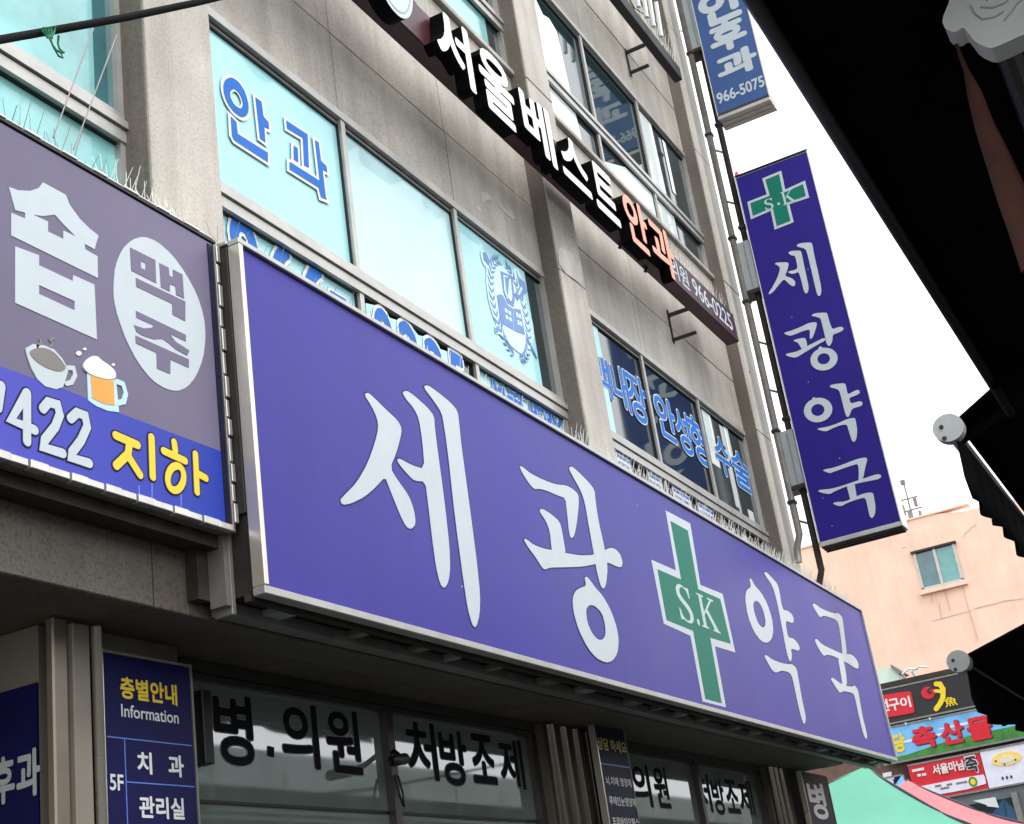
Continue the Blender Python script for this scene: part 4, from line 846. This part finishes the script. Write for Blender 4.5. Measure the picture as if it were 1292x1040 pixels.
s_c = hsign('porridge_sign', 3.86, 4.56, 4.83, 6.28, 'red', 'red sign with white handwritten lettering and a white lower panel')
MB().prism(PQ1, [chaikin(UV(PQ1, cr_((300,430),(960,300),(975,315),(990,395),(300,520))), 1)], 0, .02).build('white_panel', M['lilac'], s_c)
qs('서울마님', (558,270), (805,230), (590,225), (590,305), 'offw', s_c, cr_, .035); qs('죽', (820,210), (915,210), (850,165), (880,285), 'charcoal', s_c, cr_, .03, o=.040); qs('죽', (815,212), (920,212), (850,160), (880,290), 'offw', s_c, cr_, .06, o=.030)
for (a, b, z_) in ((432, 462, 312), (470, 505, 306), (390, 490, 275)):
    u_, v_ = PQ1.uv(cr_((a, z_))[0]); u2, v2 = PQ1.uv(cr_((b, z_))[0]); MB().prism(PQ1, [[(u_, v_-.025), (u2, v_-.025), (u2, v_+.025), (u_, v_+.025)]], 0, .012).build('small_print', M['offw'], s_c)
MB().prism(PQ1, [ell(*PQ1.uv(cr_((882,362))[0]), .085, .10, 18)], .02, .026).build('round_mark', M['grassp'], s_c); MB().prism(PQ1, [ell(*PQ1.uv(cr_((882,362))[0]), .05, .06, 14)], .02, .030).build('round_mark', M['yellow'], s_c)
for (a, b, z_) in ((575, 625, 400), (670, 715, 388), (745, 835, 378), (620, 690, 420)):
    u_, v_ = PQ1.uv(cr_((a, z_))[0]); u2, v2 = PQ1.uv(cr_((b, z_-(b-a)*.16))[0]); MB().prism(PQ1, [[(u_, v_-.02), (u2, v_-.02), (u2, v_+.02), (u_, v_+.02)]], .02, .024).build('small_print', M['pipe'], s_c)
s_d = hsign('white_shop_sign', 3.86, 4.57, 3.2, 4.815, 'lilac', 'pale lilac white sign with a yellow oval plate picture')
MB().prism(PQ1, [ell(*PQ1.uv(cr_((1150,175))[0]), .30, .135, 26)], 0, .01).build('oval', M['cream'], s_d); MB().prism(PQ1, [ell(*PQ1.uv(cr_((1150,185))[0]), .15, .05, 20)], .01, .014).build('oval_centre', M['offw'], s_d)
for a in (1120, 1155, 1190): MB().prism(PQ1, [ell(*PQ1.uv(cr_((a, 333-(a-1120)*.16))[0]), .022, .035, 8)], 0, .006).build('small_print', M['charcoal'], s_d)
for a in ((1065,195), (1135,222), (1225,185)): MB().prism(PQ1, [ell(*PQ1.uv(cr_(a)[0]), .02, .02, 8)], .01, .016).build('dot', M['charcoal'], s_d)
s_e = hsign('navy_shop_sign', 3.80, 4.40, 6.42, 7.2, 'navy', 'navy sign with one white letter visible above the green canopy', SX-.1)
PQ1 = XP(SX-.101); qs('통', (150,330), (238,320), (190,290), (200,385), 'offw', s_e, cr_, .04, o=.004); PQ1 = XP(SX-.001)

# ---- market canopies in the street
def canopy_tent(name, apex, corners, m, label, drop=.16, pole_m='alud'):
    """four cloth slopes with sagging edges, a hem, ribs and a centre pole"""
    T = thing(name, (apex[0], apex[1], 0), label, 'market canopy', 'market canopies')
    A = Vector(apex); C = [Vector(c) for c in corners]; N = 20; n = len(C)
    for i in range(n):
        a, b = C[i], C[(i+1) % n]; vs = []; fs = []
        for r in range(N+1):
            t = r/N
            for k in range(N+1):
                w = k/N; e = a.lerp(b, w); p = A.lerp(e, t); sag = -.16*t*t*math.sin(math.pi*w)*.6-.10*math.sin(math.pi*t); rip = (.012*math.sin(w*22+t*6)+.014*math.sin(w*9-t*11+i))*t
                vs.append(p+Vector((0, 0, sag+rip)))
        for k in range(N+1): e = vs[N*(N+1)+k]; vs.append(e+Vector((0, 0, -drop+.02*math.sin(k*2.4))))
        for r in range(N+1):
            for k in range(N): fs.append((r*(N+1)+k, (r+1)*(N+1)+k, (r+1)*(N+1)+k+1, r*(N+1)+k+1))
        mesh('cloth_slope', vs, fs, M[m], T, True)
        MB().tube([A+Vector((0, 0, -.03)), A.lerp(a, .5)+Vector((0, 0, -.12)), a+Vector((0, 0, -.02))], .018, 6).build('rib', M['charcoal'], T)
    MB().tube([(apex[0], apex[1], 0), (apex[0], apex[1], apex[2])], .03, 8).build('pole', M[pole_m], T)
    return T
def onx(X, p): u_, v_ = XP(X).uv(p); return (X, -u_, v_)
canopy_tent('market_canopy', onx(16.2, (1092, 967)), [onx(14.9, (1292, 1064)), onx(17.8, (1228, 1046)), (17.8, 7.6, 2.6), (14.9, 7.6, 2.6)], 'tgreen', 'mint green market canopy below the right end of the purple sign')
canopy_tent('market_canopy', onx(21., (1144, 984)), [onx(19.6, (1345, 1050)), onx(22.5, (1335, 1062)), (22.5, 6.6, 2.6), (19.6, 6.4, 2.6)], 'tpink', 'salmon pink market canopy behind the green canopy')
canopy_tent('market_canopy', onx(25., (1138, 978)), [onx(24., (1172, 1012)), onx(26., (1170, 1015)), (26., 6.4, 3.2), (24., 6.2, 3.2)], 'tblue', 'small blue canopy peeking between the green and pink canopies')

# ================================================================== black awnings of the shops on our side of the street
def awning(name, xa, xb, yf, zf, yr, zr, label, drop=0., capr=.078, hem=None, sag=.05, cap=True, arms=(.08, .9)):
    T = thing(name, (xa, yr, 0), label, 'awning', 'black shop awnings')
    N = 16; vs = []; fs = []
    for i in range(N+1):
        x = xa+(xb-xa)*i/N
        for k in range(7):
            t = (.015 if cap else 0)+(.985 if cap else 1)*k/6; vs.append((x, yf+(yr-yf)*t, zf+(zr-zf)*t-sag*math.sin(math.pi*t)*(1 if 0 < i < N else .6)))
    for i in range(N):
        for k in range(6): fs.append((i*7+k, (i+1)*7+k, (i+1)*7+k+1, i*7+k+1))
    o = mesh('cloth', vs, fs, M['awn'], T, True); sm = o.modifiers.new('thickness', 'SOLIDIFY'); sm.thickness = .012
    MB().tube([(xa, yf, zf), (xb, yf, zf)], capr*.45 if cap else .02, 12).build('front_bar', M['blackp'], T, smooth=True)
    MB().tube([(xa, yr, zr), (xb, yr, zr)], .06, 12).build('roller', M['blackp'], T, smooth=True)
    for f in arms: MB().tube([(xa+(xb-xa)*f, yf, zf-.02), (xa+(xb-xa)*f+.25, (yf+yr)/2, (zf+zr)/2-.25), (xa+(xb-xa)*f, yr, zr-.1)], .025, 6).build('arm', M['awn'], T)
    if drop:
        vs = []; fs = []; n = 60
        for i in range(n+1):
            x = xa+.02+(xb-xa-.04)*i/n
            for k in range(4):
                t = k/3; vs.append((x, yf-.02+.02*math.sin(i*.7+k)*t, zf-.02-(drop+.02*math.sin(i*.21)+.003*math.sin(i*.63))*t))
        for i in range(n):
            for k in range(3): fs.append((i*4+k, (i+1)*4+k, (i+1)*4+k+1, i*4+k+1))
        o = mesh('valance', vs, fs, M['awn'], T, True); sm = o.modifiers.new('thickness', 'SOLIDIFY'); sm.thickness = .006
    if hem: MB().tube([(xa, yf+.012, zf+.008), (xb, yf+.012, zf+.008)], .008, 6).build('hem', M['awnred'], T)
    if cap:
        mb = MB(); mb.prism(XP(xa), [ell(-yf, zf+.0, capr, capr*.95, 22)], -.05, .02); c = mb.build('end_cap', M['cap'], T)
        for s in (-1, 1): MB().prism(XP(xa-.02), [ell(-yf-capr*.4, zf+capr*(.4*s-.25), capr*.15, capr*.15, 10)], 0, .004).build('screw', M['blackp'], T)
    return T
awning('shop_awning', 1.2, 6.15, .5, 3.57, -2.6, 4.5, 'large black awning with thin red hem filling the upper right corner', hem=True, cap=False)
awning('shop_awning', 7.14, 9.7, .888, 3.896, -1.9, 5.45, 'black awning with round weathered end cap in front of the white sky', .36, .078)
awning('shop_awning', 6.0, 8.6, .952, 2.559, -.1, 2.87, 'black awning with pale end cap beside the stacked shop signs', .19, .047, sag=.01, arms=(.9,))
# scalloped plastic bracket with relief and a rust-brown cloth strip tied below it, under the large awning
A1 = thing('scalloped_bracket', (3.0, .05, 3.4), 'pale scalloped plastic bracket with flower relief at the upper right corner', 'bracket')
c11 = crop(980, 0, 4); P3 = XP(3.)
sh = UV(P3, c11((905,-150),(875,0),(832,100),(850,148),(900,165),(940,135),(965,165),(1000,212),(1075,247),(1130,228),(1248,172),(1330,150),(1400,-150)))
MB().prism(P3, [chaikin(sh, 1)], -.07, 0).build('bracket_plate', M['capw'], A1)
for pts in (((1030,38),(1090,42),(1150,20),(1180,-10)), ((980,30),(1005,75),(1040,100),(1100,90),(1145,62)), ((1150,105),(1185,65),(1215,20),(1260,-15)), ((1060,5),(1090,-15),(1110,-40))):
    MB().prism(P3, [stroke(UV(P3, c11(*pts)), .003, 3)], 0, .003).build('relief_line', M['cap'], A1)
MB().tube([(3.05, .03, 3.45), (3.6, .03, 3.5), (5.6, .0, 3.7)], .03, 10).build('roller_bar', M['blackp'], A1)
A2 = thing('hanging_cloth_strip', (3.1, .05, 2.7), 'rust brown twisted cloth strip hanging below the scalloped bracket', 'cloth')
P31 = XP(3.06); ctr = [((905,215), 8), ((930,290), 10), ((958,360), 14), ((1000,480), 34), ((1050,640), 44), ((1115,800), 56), ((1185,980), 66), ((1240,1150), 62), ((1290,1350), 50)]
vs = []; fs = []
for i, (c, w) in enumerate(ctr):
    u_, v_ = P31.uv(c11(c)[0]); h_ = w*.0005; tw = .4+i*.12
    for k in range(8):
        a = 2*math.pi*k/8; vs.append((3.06+math.sin(a)*h_*.5, -(u_+math.cos(a)*h_), v_+.15*math.cos(a)*h_*math.sin(tw)))
for i in range(len(ctr)-1):
    for k in range(8): fs.append((i*8+k, i*8+(k+1) % 8, (i+1)*8+(k+1) % 8, (i+1)*8+k))
mesh('strip', vs, fs, M['rustcloth'], A2, True)

# ================================================================== shops on our side (seen as a reflection in the shop windows)
OB = thing('opposite_shop_row', (8, -4, 0), 'low tiled shop row on the near side of the street, mirrored in the shop glass', 'building')
box('wall', 2, 40, -6, -2.7, 0, 4.4, M['tile'], OB)
for i in range(26): box('tile_joint', 3+i*1.3, 3.03+i*1.3, -2.702, -2.69, 3.2, 4.2, M['pipe'], OB)
box('sign_band', 2, 40, -2.78, -2.70, 3.74, 3.98, M['beigeb'], OB); box('ledge', 2, 40, -2.85, -2.70, 3.66, 3.72, M['blackp'], OB); box('pale_shop_front', 2, 40, -2.74, -2.70, 2.2, 3.64, M['lilac'], OB)  # plain pale front below the ledge
for i, (a, b, za, zb, m_) in enumerate(((15.4, 16.6, 3.75, 4.38, 'tblue'), (16.8, 17.9, 3.72, 4.1, 'brick'), (19.3, 20.4, 3.72, 4.36, 'beigeb'), (18.2, 19.1, 3.3, 3.9, 'red'), (13.2, 14.4, 3.76, 3.96, 'tile'), (22, 23.2, 3.9, 4.3, 'cream'))):
    box('shop_panel', a, b, -2.82, -2.785, za, zb, M[m_], OB)
T = MB().tube([(11.0, -2.2, 3.6), (14.5, -2.2, 3.95), (19, -2.2, 4.6)], .02, 6).build('service_wire', M['cable'], None); tag(T, 'service wire along the near side shops, seen only as a reflection in the shop glass', 'wire')
# ================================================================== overhead cable with knotted string, guy wire and its reflection
cab = [(-10, 52), (70, 38), (160, 22), (250, 3), (300, -9), (420, -40)]
pts = [YP(1.7).uv(p) for p in cab]
T = MB().tube([(u_, 1.7, v_) for u_, v_ in pts], .0085, 10).build('overhead_cable', M['cable'], None, True); tag(T, 'thick black cable crossing the upper left corner', 'cable')
T = thing('knotted_string', (1.65, 1.7, 3.3), 'green plastic string knotted round the black cable', 'string'); cg_ = crop(0, 0, 4); Pc = YP(1.69)
def strand(pts, y, r=.0022): MB().tube([(Pc.uv(p)[0], y, Pc.uv(p)[1]) for p in cg_(*pts)], r, 6).build('strand', M['string'], T, True)
for dx in (0, 14, 28, 42): strand([(212+dx,145),(208+dx,160),(222+dx*.8,180),(236+dx*.4,198)], 1.686, .0026)
strand([(270,140),(262,170),(240,205),(262,250),(285,290),(305,298),(298,275),(280,262)], 1.684); strand([(240,195),(255,235),(275,262),(312,272)], 1.684); strand([(288,185),(285,225),(292,250),(312,268)], 1.686)
for i, (a, b) in enumerate((((118, 36), (67, 174)), ((147, 45), (93, 189)))):  # one real wire; the left copy stands for its reflection in the glass
    ua, va = YP(2.98).uv(a); ub_, vb_ = YP(2.98).uv(b); T = MB().tube([(ua, 2.98+.12*(1-i)*0, va), (ub_, 2.98, vb_)], .0026, 6).build('wire_and_reflection', M['pipe'], None)
    tag(T, ('left' if i == 0 else 'right') + ' strand of a thin steel guy wire and its modelled reflection before the upper left window', 'wire', 'guy wire and reflection')

pts = [(790, -8), (800, 10), (830, 30), (868, 42), (892, 38)]
T = MB().tube([(u_, 3.14, v_) for u_, v_ in (YP(3.14).uv(p) for p in pts)], .006, 6).build('wall_cable', M['cable'], None, True); tag(T, 'thin dark cable sagging along the wall below the black upper beam', 'cable')
